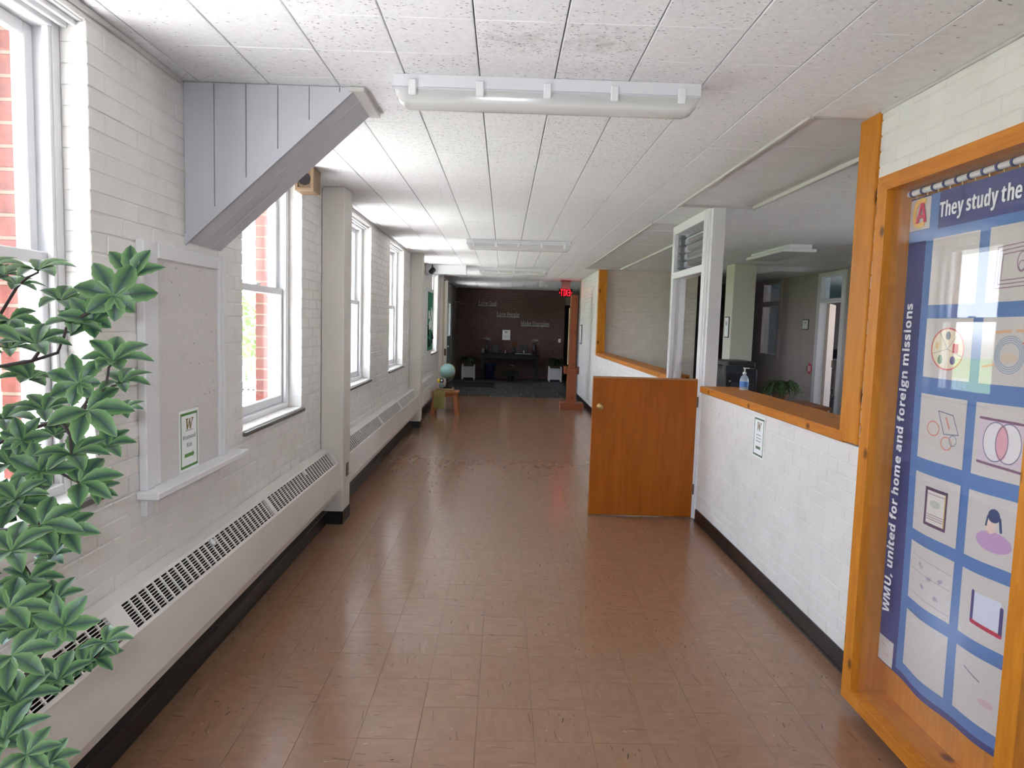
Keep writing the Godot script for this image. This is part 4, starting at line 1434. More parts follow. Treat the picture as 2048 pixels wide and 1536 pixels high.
func build_display_case() -> void:
	var t := thing("display_case", "orange pine glazed display case standing out from the white brick", "display case", Vector3(1.60, 0.05, -2.38))
	var o := Vector3(-1.60, -0.05, 2.38)
	var xa := 1.515
	var xb := 1.548
	# mitred front frame: each member its own piece
	var zl0 := -2.875
	var zl1 := -2.803
	var zr0 := -1.965
	var zr1 := -1.890
	var ps := [[Vector2(zl0, 0.05), Vector2(zl1, 0.108), Vector2(zl1, 2.196), Vector2(zl0, 2.256)], [Vector2(zl0, 2.256), Vector2(zl1, 2.196), Vector2(zr0, 2.196), Vector2(zr1, 2.256)], [Vector2(zr1, 0.05), Vector2(zr1, 2.256), Vector2(zr0, 2.196), Vector2(zr0, 0.108)], [Vector2(zl0, 0.05), Vector2(zr1, 0.05), Vector2(zr0, 0.108), Vector2(zl1, 0.108)]]
	for i in 4:
		var st := mb()
		var poly := PackedVector2Array()
		for p in ps[i]:
			poly.append(p)
		if Geometry2D.is_polygon_clockwise(poly):
			poly.reverse()
		# polygon lies in (z, y); sweep along -x
		var b := Transform3D(Basis(Vector3(0, 0, 1), Vector3(0, 1, 0), Vector3(-1, 0, 0)), o)
		prism(st, poly, -xa, -xb, b)
		put("frame_member", st, M.pine_v if i % 2 == 0 else M.pine_h, t)
	bx("side_panel", o + Vector3(xb, 0.06, zl0 + 0.01), o + Vector3(XR - 0.002, 2.246, zl1), M.pine_v, t, 0.002)
	bx("side_panel", o + Vector3(xb, 0.06, zr0), o + Vector3(XR - 0.002, 2.246, zr1 - 0.01), M.pine_v, t, 0.002)
	var st: SurfaceTool
	bx("top_panel", o + Vector3(xb, 2.196, zl1), o + Vector3(XR - 0.002, 2.246, zr0), M.pine_v, t, 0.002)
	bx("floor_panel", o + Vector3(xb, 0.06, zl1), o + Vector3(XR - 0.002, 0.108, zr0), M.pine_v, t, 0.002)
	bx("back_panel", o + Vector3(XR - 0.012, 0.108, zl1), o + Vector3(XR - 0.002, 2.196, zr0), M.pine_v, t)
	bx("glass_pane", o + Vector3(1.542, 0.10, zl1 - 0.005), o + Vector3(1.5465, 2.204, zr0 + 0.005), M.case_glass, t)
	# rod
	var rod := thing("hanging_rod", "white rod with rings holding the quilt inside the display case", "rod", Vector3(1.600, 2.176, -2.38))
	st = mb()
	tube(st, [Vector3(0, 0, -0.41), Vector3(0, 0, 0.405)], [0.0115], 12)
	put("bar", st, M.rod, rod)
	for k in 12:
		st = mb()
		var z := -0.385 + k * 0.068
		tube(st, [Vector3(0, 0, z - 0.005), Vector3(0, 0, z + 0.005)], [0.0145], 12)
		put("tab", st, M.navy, rod)
		var h := mb()
		tube(h, [Vector3(0.002, -0.012, z + 0.02), Vector3(0.004, -0.022, z + 0.021)], [0.003], 6)
		put("hook", h, M.brass, rod)
	# quilt
	var q := thing("quilt", "blue and cream patchwork quilt with stitched lettering in the display case", "quilt", Vector3(1.615, 0.26, -2.43))
	var oq := Vector3(-1.615, -0.26, 2.43)
	cloth_piece("backing", -2.798, -1.985, 0.26, 2.158, 0.0, M.navy, q, oq)
	cloth_piece("sashing", -2.680, -1.985, 0.285, 2.02, 0.0012, M.sash_blue, q, oq)
	var rows := [[1.985, 1.738], [1.688, 1.468], [1.405, 1.160], [1.105, 0.878], [0.832, 0.605], [0.556, 0.330]]
	var cols := [[-2.632, -2.372], [-2.322, -2.062]]
	var pats := [[0, 1], [2, 3], [4, 5], [6, 7], [8, 10], [11, 9]]
	for i in 6:
		for j in 2:
			cloth_piece("patch", cols[j][0], cols[j][1], rows[i][1], rows[i][0], 0.0026, patch_mat(pats[i][j]), q, oq)
	# corner square with a letter, and the lettered borders
	cloth_piece("patch", -2.795, -2.665, 2.03, 2.152, 0.0022, patch_mat(0), q, oq)
	cloth_piece("patch", -2.795, -2.70, 0.265, 0.37, 0.0022, patch_mat(9), q, oq)
	cloth_piece("strip", -2.664, -2.612, 2.0, 2.155, 0.0022, M.sash_blue, q, oq)
	cloth_piece("strip", -2.795, -2.664, 1.985, 2.028, 0.0022, M.sash_blue, q, oq)
	words("letter", "C", oq + Vector3(1.6105, 2.092, -2.735), FACE_RIGHT, 0.155, mat(c8(226, 178, 84), 0.9), q, false, true, 0.0015)
	words("letter", "A", oq + Vector3(1.6085, 2.092, -2.715), FACE_RIGHT, 0.105, mat(c8(196, 34, 70), 0.9), q, false, true, 0.0015)
	words("letter", "They study the Bible", oq + Vector3(1.6085, 2.085, -2.315), FACE_RIGHT, 0.075, M.thread_white, q, false, true, 0.0015, 0.57)
	words("letter", "WMU, united for home and foreign missions", oq + Vector3(1.604, 1.115, -2.738), FACE_UP_RIGHT, 0.062, M.thread_white, q, false, true, 0.0015, 1.26)

# ------------------------------------------------------------------ lower half of a split door, standing open
func build_half_door() -> void:
	var t := thing("half_door", "orange-brown wooden half door standing open into the corridor", "door", Vector3(1.215, 0.008, -5.828))
	bx("leaf", Vector3(-0.448, 0.0, 0.021), Vector3(0.437, 1.176, -0.021), M.door_wood, t, 0.003)
	bx("top_edge", Vector3(-0.448, 1.176, 0.022), Vector3(0.437, 1.19, -0.022), M.door_edge, t, 0.002)
	var st := mb()
	var kb := Basis(Vector3(1, 0, 0), Vector3(0, 0, 1), Vector3(0, -1, 0))
	lathe(st, [Vector2(0, 0.0), Vector2(0.028, 0.0), Vector2(0.028, 0.004), Vector2(0.011, 0.006), Vector2(0.010, 0.028), Vector2(0.020, 0.034), Vector2(0.026, 0.044), Vector2(0.022, 0.056), Vector2(0.0, 0.060)], 18, Transform3D(kb, Vector3(-0.385, 0.935, 0.021)))
	put("knob", st, M.brass, t)
	for y in [0.2, 0.95]:
		st = mb()
		tube(st, [Vector3(0.442, y, 0.026), Vector3(0.442, y + 0.09, 0.026)], [0.006], 8)
		put("hinge", st, M.bronze, t)

# ------------------------------------------------------------------ lamps (switched off)
func lamp(label: String, z: float) -> void:
	var t := thing("ceiling_lamp", label, "ceiling lamp", Vector3(0.15, CEIL - 0.13, z), "sealed fluorescent lamps along the corridor ceiling")
	var L := 0.627
	var top := 0.13
	var st := mb()
	# tray with sloped sides
	var poly := PackedVector2Array([Vector2(-0.064, top - 0.052), Vector2(0.064, top - 0.052), Vector2(0.060, top - 0.001), Vector2(-0.060, top - 0.001)])
	var along := Transform3D(Basis(Vector3(0, 0, -1), Vector3(0, 1, 0), Vector3(1, 0, 0)), Vector3.ZERO)
	prism(st, poly, L, -L, along)
	put("tray", st, M.white, t)
	st = mb()
	box(st, Vector3(-L - 0.004, top - 0.060, -0.068), Vector3(L + 0.004, top - 0.050, 0.068), 0.004)
	put("gasket_rim", st, mat(c8(206, 206, 210), 0.4), t)
	# clear lens, a shell with rounded lower corners and sloping ends
	st = mb()
	var prof := []
	for k in 9:
		var a := PI * k / 8.0
		prof.append(Vector2(-cos(a) * 0.064, top - 0.06 - 0.062 * pow(sin(a), 0.55)))
	var pts := []
	for k in 9:
		var row := []
		for e in [[-L + 0.004, 0.0], [-L + 0.012, 0.5], [-L + 0.03, 0.85], [-L + 0.055, 1.0], [-0.2, 1.0], [0.2, 1.0], [L - 0.055, 1.0], [L - 0.03, 0.85], [L - 0.012, 0.5], [L - 0.004, 0.0]]:
			var y: float = top - 0.06 + (prof[k].y - (top - 0.06)) * e[1]
			row.append(Vector3(e[0], y, prof[k].x))
		pts.append(row)
	smooth_grid(st, pts)
	put("lens", st, M.diffuser, t)
	for dz in [-0.028, 0.028]:
		st = mb()
		tube(st, [Vector3(-L + 0.045, top - 0.092, dz), Vector3(L - 0.045, top - 0.092, dz)], [0.013], 10)
		var o := put("fluorescent_tube", st, M.tube, t)
		for e in [-1, 1]:
			bx("holder", Vector3(e * (L - 0.045) - 0.008, top - 0.11, dz - 0.016), Vector3(e * (L - 0.045) + 0.008, top - 0.06, dz + 0.016), M.white, o, 0.003)
	for side in [-1, 1]:
		for k in 5:
			var x := -L + 0.08 + k * (2 * L - 0.16) / 4.0
			bx("clip", Vector3(x - 0.016, top - 0.085, side * 0.065), Vector3(x + 0.016, top - 0.022, side * 0.074), M.white_gloss, t, 0.004)

func build_ceiling_lamps() -> void:
	lamp("sealed fluorescent ceiling lamp beside the slanted boarded bulkhead", -2.965)
	lamp("sealed fluorescent ceiling lamp level with the middle windows", -8.47)
	lamp("sealed fluorescent ceiling lamp beside the black wall spotlight", -12.68)
	var t := thing("office_lamp", "flat white wrap-around lamp on the office ceiling", "ceiling lamp", Vector3(3.35, CEIL - 0.085, -8.55))
	bx("body", Vector3(-0.13, 0.03, 0.62), Vector3(0.13, 0.084, -0.62), M.white, t, 0.006)
	bx("cover", Vector3(-0.2, 0.0, 0.6), Vector3(0.2, 0.04, -0.6), M.white_gloss, t, 0.012)

# ------------------------------------------------------------------ artificial umbrella plant by the convector
const LEAVES := [
	[-0.780, 1.650, -1.400, 0.085, "F", 20],
	[-0.766, 1.690, -1.440, 0.069, "U", 10],
	[-0.995, 1.700, -1.500, 0.076, "S", -10],
	[-0.918, 1.638, -1.450, 0.069, "S", 30],
	[-1.056, 1.668, -1.520, 0.057, "S", 60],
	[-0.852, 1.592, -1.380, 0.066, "S", 15],
	[-0.825, 1.597, -1.400, 0.073, "F2", 40],
	[-0.909, 1.552, -1.360, 0.069, "S", 80],
	[-0.762, 1.523, -1.360, 0.077, "S", 5],
	[-0.889, 1.627, -1.460, 0.046, "S", 50],
	[-1.072, 1.688, -1.500, 0.048, "S", 0],
	[-0.758, 1.478, -1.380, 0.062, "S", 20],
	[-0.817, 1.480, -1.340, 0.066, "F", 60],
	[-0.790, 1.430, -1.320, 0.080, "S2", -35],
	[-0.899, 1.422, -1.360, 0.065, "S", 70],
	[-0.810, 1.348, -1.300, 0.071, "S", -20],
	[-0.858, 1.319, -1.280, 0.068, "F2", 10],
	[-0.785, 1.298, -1.280, 0.072, "S2", 30],
	[-0.774, 1.418, -1.420, 0.043, "S", -30],
	[-0.777, 1.354, -1.360, 0.057, "S", -40],
	[-0.928, 1.326, -1.300, 0.068, "S", 40],
	[-0.979, 1.474, -1.440, 0.067, "S", 130],
	[-1.032, 1.534, -1.460, 0.063, "S", 20],
	[-0.803, 1.242, -1.200, 0.068, "S2", 0],
	[-0.788, 1.221, -1.240, 0.059, "S2", -45],
	[-0.770, 1.114, -1.180, 0.049, "S", 20],
	[-0.694, 1.115, -1.080, 0.058, "F2", 10],
	[-0.661, 1.059, -1.140, 0.046, "S", -15],
	[-0.800, 1.222, -1.120, 0.068, "S", 30],
	[-0.764, 1.151, -1.060, 0.064, "S2", 60],
	[-0.760, 1.096, -1.100, 0.052, "S", 100],
	[-0.679, 1.032, -1.140, 0.045, "S", -30],
	[-0.716, 1.032, -1.000, 0.061, "S", 20],
	[-0.686, 1.040, -1.050, 0.053, "S", 40],
	[-0.646, 1.003, -0.920, 0.044, "S", 0],
	[-0.617, 0.991, -0.920, 0.041, "S", 60],
	[-0.720, 1.104, -1.000, 0.058, "S2", -20],
	[-0.689, 1.030, -1.120, 0.040, "S", 70],
	[-0.827, 1.142, -1.200, 0.057, "S", -60],
	[-0.891, 1.260, -1.260, 0.069, "S2", 15],
	[-0.976, 1.402, -1.360, 0.069, "S", -30],
	[-0.905, 1.367, -1.400, 0.051, "S", 10],
	[-0.901, 1.374, -1.300, 0.056, "F2", -40],
	[-0.791, 1.267, -1.340, 0.048, "S", 70],
	[-1.058, 1.596, -1.500, 0.061, "S2", -40],
	[-0.830, 1.158, -1.260, 0.047, "S", -80],
	[-0.699, 1.005, -0.950, 0.062, "S", 30],
	[-0.965, 0.857, -1.201, 0.062, "S", 49],
	[-0.946, 1.239, -1.310, 0.053, "S2", 163],
	[-1.112, 1.522, -1.482, 0.061, "S", 273],
	[-0.985, 1.217, -1.340, 0.074, "F2", 40],
	[-0.941, 0.847, -1.175, 0.059, "S2", 38],
	[-0.949, 1.505, -1.184, 0.065, "F2", 324],
	[-0.869, 1.584, -1.176, 0.065, "S2", 252],
	[-1.079, 0.878, -1.333, 0.066, "S2", 102],
	[-0.946, 0.933, -1.204, 0.063, "S", 191],
	[-1.091, 1.361, -1.408, 0.068, "F2", 71],
	[-1.082, 1.202, -1.354, 0.055, "F2", 328],
	[-1.133, 1.357, -1.513, 0.068, "S", 96],
	[-1.133, 1.327, -1.484, 0.081, "S", 236],
	[-1.216, 0.706, -1.491, 0.060, "S", 108],
	[-1.058, 0.996, -1.287, 0.055, "S2", 325],
	[-1.052, 1.180, -1.313, 0.054, "S", 103],
	[-0.945, 1.629, -1.193, 0.058, "S2", 55],
	[-0.855, 1.285, -1.209, 0.060, "S", 6],
	[-1.098, 1.337, -1.379, 0.072, "S2", 117],
	[-1.049, 1.087, -1.350, 0.055, "F2", 11],
	[-1.098, 0.881, -1.546, 0.076, "S", 121],
	[-0.929, 1.600, -1.230, 0.054, "S2", 284],
	[-1.094, 1.609, -1.438, 0.073, "F2", 158],
	[-0.987, 1.023, -1.339, 0.062, "S2", 163],
	[-0.951, 1.659, -1.195, 0.052, "S", 254],
	[-0.949, 1.688, -1.296, 0.061, "S", 352]]
func plant_stems() -> Array:
	return [
		[Vector3(-1.071, 1.475, -1.400), Vector3(-0.996, 1.506, -1.380), Vector3(-0.931, 1.519, -1.380), Vector3(-0.882, 1.536, -1.380), Vector3(-0.869, 1.567, -1.380), Vector3(-0.870, 1.586, -1.390), Vector3(-0.852, 1.592, -1.380)],
		[Vector3(-0.852, 1.592, -1.380), Vector3(-0.837, 1.610, -1.390), Vector3(-0.818, 1.624, -1.400), Vector3(-0.802, 1.643, -1.410), Vector3(-0.786, 1.649, -1.410)],
		[Vector3(-0.802, 1.640, -1.410), Vector3(-0.787, 1.654, -1.430), Vector3(-0.766, 1.688, -1.440)],
		[Vector3(-1.031, 1.325, -1.340), Vector3(-0.965, 1.362, -1.330), Vector3(-0.907, 1.389, -1.330), Vector3(-0.849, 1.412, -1.330), Vector3(-0.810, 1.428, -1.330), Vector3(-0.782, 1.449, -1.340), Vector3(-0.771, 1.478, -1.350), Vector3(-0.771, 1.511, -1.360), Vector3(-0.762, 1.521, -1.360)],
		[Vector3(-0.792, 1.443, -1.340), Vector3(-0.784, 1.457, -1.360), Vector3(-0.775, 1.473, -1.380), Vector3(-0.758, 1.477, -1.380)],
		[Vector3(-0.806, 1.432, -1.330), Vector3(-0.795, 1.450, -1.330), Vector3(-0.804, 1.468, -1.340), Vector3(-0.817, 1.479, -1.340)],
		[Vector3(-0.849, 1.412, -1.330), Vector3(-0.818, 1.384, -1.310), Vector3(-0.810, 1.350, -1.300)],
		[Vector3(-0.907, 1.389, -1.330), Vector3(-0.878, 1.356, -1.300), Vector3(-0.829, 1.323, -1.280), Vector3(-0.785, 1.300, -1.280)],
		[Vector3(-0.968, 1.195, -1.250), Vector3(-0.898, 1.222, -1.230), Vector3(-0.848, 1.230, -1.210), Vector3(-0.803, 1.241, -1.200), Vector3(-0.784, 1.224, -1.230)],
		[Vector3(-1.143, 1.594, -1.500), Vector3(-1.079, 1.606, -1.500), Vector3(-1.056, 1.666, -1.520), Vector3(-1.025, 1.688, -1.510), Vector3(-0.995, 1.699, -1.500)],
		[Vector3(-0.931, 1.519, -1.380), Vector3(-0.910, 1.541, -1.370), Vector3(-0.909, 1.551, -1.360)],
		[Vector3(-0.823, 1.005, -1.050), Vector3(-0.776, 1.015, -1.050), Vector3(-0.734, 1.029, -1.070), Vector3(-0.697, 1.031, -1.100), Vector3(-0.679, 1.032, -1.140), Vector3(-0.661, 1.057, -1.140)],
		[Vector3(-0.759, 1.018, -1.060), Vector3(-0.725, 1.071, -1.070), Vector3(-0.707, 1.100, -1.080), Vector3(-0.694, 1.114, -1.080)],
		[Vector3(-0.898, 1.222, -1.230), Vector3(-0.857, 1.171, -1.220), Vector3(-0.810, 1.125, -1.200), Vector3(-0.770, 1.113, -1.180)],
		[Vector3(-0.980, 1.195, -1.220), Vector3(-1.046, 1.395, -1.310), Vector3(-1.071, 1.475, -1.400)],
		[Vector3(-0.980, 1.045, -1.220), Vector3(-1.026, 1.245, -1.280), Vector3(-1.031, 1.325, -1.340)],
		[Vector3(-0.980, 0.915, -1.220), Vector3(-0.994, 1.115, -1.235), Vector3(-0.968, 1.195, -1.250)],
		[Vector3(-0.980, 1.314, -1.220), Vector3(-1.081, 1.514, -1.360), Vector3(-1.143, 1.594, -1.500)],
		[Vector3(-0.980, 0.725, -1.220), Vector3(-0.922, 0.925, -1.135), Vector3(-0.823, 1.005, -1.050)]]

func leaflet(st: SurfaceTool, base: Vector3, dir: Vector3, up: Vector3, L: float, W: float, droop: float) -> void:
	# a serrated, folded blade with a dark printed midrib
	var side := dir.cross(up).normalized()
	var N := 9
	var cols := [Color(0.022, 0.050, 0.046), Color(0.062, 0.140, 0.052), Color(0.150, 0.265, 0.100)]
	var rows := []
	for i in N + 1:
		var t := float(i) / N
		var w := W * pow(sin(PI * pow(t, 1.12)), 0.8) if t > 0.0 and t < 1.0 else W * 0.06 * (1.0 - t)
		w *= (1.0 + (0.07 if i % 2 == 0 else -0.05))
		var c := base + dir * (L * t) + up * (L * (0.10 * sin(PI * t) - droop * t * t))
		var fold := w * 0.32
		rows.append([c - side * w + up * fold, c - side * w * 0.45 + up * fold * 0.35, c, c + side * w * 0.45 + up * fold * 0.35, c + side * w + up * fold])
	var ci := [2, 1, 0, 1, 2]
	for i in N:
		for j in 4:
			var q := [[i, j], [i, j + 1], [i + 1, j + 1], [i + 1, j]]
			var a: Vector3 = rows[i][j]
			var n: Vector3 = (rows[i][j + 1] - a).cross(rows[i + 1][j] - a)
			if n.length_squared() < 1e-14:
				n = (rows[i + 1][j + 1] - a).cross(rows[i + 1][j] - a)
			n = n.normalized()
			if n.dot(up) < 0:
				n = -n
			for k in [0, 2, 1, 0, 3, 2]:
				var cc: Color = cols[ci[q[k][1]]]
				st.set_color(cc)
				st.set_normal(n)
				st.add_vertex(rows[q[k][0]][q[k][1]])

func palm_leaf(blades: int, spread: float, cup: float, seed_: int) -> ArrayMesh:
	# unit leaf: blades about 1 long around the origin, upper side +y
	var r := RandomNumberGenerator.new()
	r.seed = seed_
	var st := mb()
	for k in blades:
		var a := lerpf(-spread, spread, float(k) / (blades - 1)) if spread < PI else TAU * k / blades
		var d := Vector3(sin(a), cup + r.randf_range(-0.12, 0.12), cos(a)).normalized()
		var L := 0.8 + 0.25 * cos(a * 0.5) * r.randf_range(0.85, 1.05)
		var side := d.cross(Vector3.UP).normalized()
		var up := side.cross(d).normalized()
		leaflet(st, d * -0.02, d, up, L, 0.225 * r.randf_range(0.9, 1.1), r.randf_range(0.02, 0.22))
	return st.commit()

func build_plant() -> void:
	var t := thing("umbrella_plant", "leafy green artificial umbrella plant in front of the near window", "plant", Vector3(-0.98, 0.0, -1.22))
	var o := Vector3(0.98, 0.0, 1.22)
	var st := mb()
	lathe(st, [Vector2(0, 0), Vector2(0.10, 0), Vector2(0.135, 0.24), Vector2(0.145, 0.25), Vector2(0.145, 0.27), Vector2(0.13, 0.27), Vector2(0.125, 0.235), Vector2(0, 0.235)], 24)
	put("pot", st, M.pot, t)
	st = mb()
	lathe(st, [Vector2(0, 0.2), Vector2(0.124, 0.238), Vector2(0, 0.242)], 16)
	put("soil", st, M.soil, t)
	st = mb()
	tube(st, [Vector3(0, 0.22, 0), Vector3(0.012, 0.6, 0.008), Vector3(-0.01, 0.95, 0.0), Vector3(0.0, 1.3, 0.0), Vector3(0.01, 1.6, -0.01)], [0.016, 0.014, 0.012, 0.009, 0.005], 8)
	put("trunk", st, M.bark, t)
	for p in plant_stems():
		var q := []
		var rr := []
		for i in p.size():
			q.append(p[i] + o)
			rr.append(lerpf(0.0042, 0.0022, float(i) / (p.size() - 1)))
		st = mb()
		tube(st, q, rr, 6)
		put("branch", st, M.bark, t)
	var kinds := [palm_leaf(7, PI, 0.10, 1), palm_leaf(6, 2.2, 0.28, 2), palm_leaf(7, PI, 0.32, 3), palm_leaf(5, 1.7, 0.2, 4), palm_leaf(4, 1.0, 0.5, 5)]
	var r := RandomNumberGenerator.new()
	r.seed = 12
	for e in LEAVES:
		var n := Vector3(0.15, 0.95, 0.35)
		var mesh: ArrayMesh = kinds[1]
		match e[4]:
			"F":
				n = Vector3(0.45, 0.25, 0.86)
				mesh = kinds[0]
			"F2":
				n = Vector3(0.35, 0.55, 0.75)
				mesh = kinds[2]
			"U":
				n = Vector3(0.3, 0.45, 0.8)
				mesh = kinds[4]
			"S2":
				n = Vector3(0.3, 0.75, 0.6)
				mesh = kinds[3]
			_:
				mesh = kinds[1] if r.randf() < 0.6 else kinds[2]
		n = (n + Vector3(r.randf() - 0.5, r.randf() - 0.5, r.randf() - 0.5) * 0.28).normalized()
		# the leaf's own axis points away from the stem, to the right of the plant
		var ax := Vector3(1, 0, 0.0).rotated(n, deg_to_rad(e[5]))
		if e[4] == "U":
			ax = Vector3(0.25, 1, 0)
		ax = (ax - n * ax.dot(n)).normalized()
		var b := Basis(n.cross(ax) * -1.0, n, ax)
		b = Basis(n.cross(ax), n, ax)
		put_mesh("leaf", mesh, M.leaf, t, Transform3D(b.scaled_local(Vector3.ONE * e[3] * 0.98), Vector3(e[0], e[1], e[2]) + o))

# ------------------------------------------------------------------ ferns and flowers
func fern_mesh(fronds: int, L: float, rise: float, seed_: int) -> ArrayMesh:
	var r := RandomNumberGenerator.new()
	r.seed = seed_
	var st := mb()
	for k in fronds:
		var a := TAU * k / fronds + r.randf_range(-0.3, 0.3)
		var out := Vector3(cos(a), 0, sin(a))
		var len := L * r.randf_range(0.7, 1.1)
		var up := rise * r.randf_range(0.6, 1.2)
		var prev := Vector3.ZERO
		var side := out.cross(Vector3.UP)
		for i in 12:
			var t := (i + 1) / 12.0
			var p := out * (len * t) + Vector3.UP * (up * (2.2 * t - 2.0 * t * t) - 0.25 * len * t * t * t)
			var d := (p - prev).normalized()
			var w := len * 0.16 * sin(PI * clampf(t * 0.92 + 0.06, 0, 1))
			for s in [-1.0, 1.0]:
				var tipp: Vector3 = p + side * s * w + d * w * 0.4 - Vector3.UP * w * 0.25
				tri(st, prev, p, tipp)
			var th := 0.0025
			quad(st, prev - side * th, prev + side * th, p + side * th, p - side * th)
			prev = p
	return st.commit()

func bouquet(t: Node3D, m: Material, y: float, n: int, spread: float, size: float, seed_: int) -> void:
	var r := RandomNumberGenerator.new()
	r.seed = seed_
	for k in n:
		var c := Vector3(r.randf_range(-1, 1) * spread, y + r.randf_range(-0.3, 0.5) * spread, r.randf_range(-0.6, 0.6) * spread)
		var st := mb()
		for p in 6:
			var a := TAU * p / 6.0
			var d := Vector3(cos(a), 0.35, sin(a)).normalized()
			var sd := Vector3(-sin(a), 0, cos(a))
			quad(st, c, c + (d * 0.6 - sd * 0.35) * size, c + d * size, c + (d * 0.6 + sd * 0.35) * size)
		put("flower", st, m, t)
		st = mb()
		tube(st, [Vector3(0, y - spread * 1.2, 0), c], [0.003], 5)
		put("stalk", st, M.fern_dark, t)

# ------------------------------------------------------------------ office
func build_office_things() -> void:
	var cab := thing("cabinet", "low brown wooden cabinet carrying the fern in the office", "cabinet", Vector3(2.72, 0, -6.62))
	bx("body", Vector3(-0.32, 0.0, 0.26), Vector3(0.32, 0.90, -0.26), M.cabinet, cab, 0.004)
	bx("top", Vector3(-0.34, 0.90, 0.28), Vector3(0.34, 0.93, -0.28), M.cabinet, cab, 0.004)
	bx("door", Vector3(-0.30, 0.05, 0.262), Vector3(-0.01, 0.86, 0.275), M.cabinet, cab, 0.004)
	bx("door", Vector3(0.01, 0.05, 0.262), Vector3(0.30, 0.86, 0.275), M.cabinet, cab, 0.004)
	var fe := thing("potted_fern", "bushy green fern in a pot on the office cabinet", "plant", Vector3(2.66, 0.931, -6.55))
	var st := mb()
	lathe(st, [Vector2(0, 0), Vector2(0.055, 0), Vector2(0.075, 0.10), Vector2(0.07, 0.10), Vector2(0, 0.09)], 18)
	put("pot", st, M.pot, fe)
	put_mesh("foliage", fern_mesh(64, 0.22, 0.21, 3), M.fern, fe, Transform3D(Basis(), Vector3(0, 0.09, 0)))
	var sd := thing("printer_stand", "grey steel stand under the black copier", "stand", Vector3(2.25, 0, -6.75))
	bx("body", Vector3(-0.14, 0.0, 0.25), Vector3(0.13, 1.03, -0.30), mat(c8(110, 108, 108), 0.5), sd, 0.004)
	bx("drawer", Vector3(-0.12, 0.55, 0.252), Vector3(0.11, 0.98, 0.262), mat(c8(120, 118, 118), 0.5), sd, 0.004)
	var pr := thing("copier", "black desktop copier behind the pine counter", "copier", Vector3(2.25, 1.031, -6.72))
	bx("body", Vector3(-0.155, 0.0, 0.24), Vector3(0.155, 0.235, -0.24), M.printer, pr, 0.014)
	bx("lid", Vector3(-0.12, 0.235, 0.20), Vector3(0.15, 0.295, -0.22), M.printer, pr, 0.014)
	bx("control_panel", Vector3(-0.16, 0.17, 0.245), Vector3(0.02, 0.255, 0.15), M.printer_top, pr, 0.01)
	bx("paper_tray", Vector3(-0.09, 0.03, 0.255), Vector3(0.12, 0.09, 0.235), M.printer_top, pr, 0.006)
	bx("button", Vector3(-0.115, 0.10, 0.246), Vector3(-0.095, 0.115, 0.238), M.steel, pr, 0.003)
	var sa := thing("sanitizer_bottle", "clear pump bottle with a blue label on the pine counter", "bottle", Vector3(1.915, 1.1465, -5.44))
	st = mb()
	lathe(st, [Vector2(0, 0), Vector2(0.032, 0.0), Vector2(0.034, 0.01), Vector2(0.034, 0.085), Vector2(0.026, 0.108), Vector2(0.013, 0.12), Vector2(0.013, 0.128), Vector2(0, 0.128)], 18)
	put("bottle", st, M.sanitizer, sa)
	st = mb()
	lathe(st, [Vector2(0.0345, 0.03), Vector2(0.0345, 0.07)], 18)
	put("label_wrap", st, M.sanitizer_label, sa)
	st = mb()
	lathe(st, [Vector2(0, 0.128), Vector2(0.014, 0.128), Vector2(0.014, 0.143), Vector2(0.005, 0.146), Vector2(0.005, 0.17), Vector2(0.011, 0.172), Vector2(0.011, 0.18), Vector2(0, 0.18)], 12)
	box(st, Vector3(-0.005, 0.172, -0.004), Vector3(0.038, 0.18, 0.004), 0.002)
	put("pump", st, M.white, sa)
	# framed sheets and a sticker
	for f in [["framed_sheet", "small framed notice beside the office door", Vector3(5.2495, 1.66, -12.02), 0.24, 0.18, FACE_RIGHT], ["framed_sheet", "small framed notice on the side of the office column", Vector3(3.4395, 1.50, -10.66), 0.2, 0.32, FACE_RIGHT]]:
		var s := thing(f[0], f[1], "notice", f[2], "framed office notices")
		st = mb()
		var xf := Transform3D(f[5], Vector3(0, f[4] * 0.5, 0))
		box(st, Vector3(-f[3] / 2, -f[4] / 2, 0), Vector3(f[3] / 2, f[4] / 2, 0.012), 0.002, xf)
		put("frame", st, M.frame_dark, s)
		st = mb()
		box(st, Vector3(-f[3] / 2 + 0.014, -f[4] / 2 + 0.014, 0.011), Vector3(f[3] / 2 - 0.014, f[4] / 2 - 0.014, 0.013), 0.0, xf)
		put("sheet", st, M.paper, s)
		words("emblem", "W", xf * Vector3(0, f[4] * 0.18, 0.0132), f[5], f[4] * 0.3, M.ink, s, true, true, 0.001)
	var stick := thing("wall_sticker", "round pink and white sticker with a green tail by the office door", "sticker", Vector3(5.2495, 0.90, -11.78))
	var sx := Transform3D(FACE_RIGHT, Vector3(0, 0.10, 0))
	st = mb()
	lathe(st, [Vector2(0, 0), Vector2(0.09, 0), Vector2(0.09, 0.002), Vector2(0, 0.002)], 24, sx * Transform3D(Basis(Vector3(1, 0, 0), Vector3(0, 0, 1), Vector3(0, -1, 0)), Vector3(0.02, 0, 0)))
	put("disc", st, M.pink, stick)
	st = mb()
	for k in 3:
		box(st, Vector3(-0.04 + k * 0.04, -0.05, 0.002), Vector3(-0.02 + k * 0.04, 0.05, 0.0028), 0.0, sx)
	put("stripes", st, M.paper, stick)
	st = mb()
	box(st, Vector3(-0.11, -0.06, 0.0), Vector3(-0.075, 0.04, 0.0022), 0.0, sx)
	put("tail", st, M.sign_green, stick)
	# back room seen through the office door
	var ch := thing("office_chair", "dark red upholstered chair in the room behind the office door", "chair", Vector3(5.95, 0, -12.55))
	bx("seat", Vector3(-0.23, 0.42, 0.22), Vector3(0.23, 0.48, -0.22), M.chair_seat, ch, 0.02)
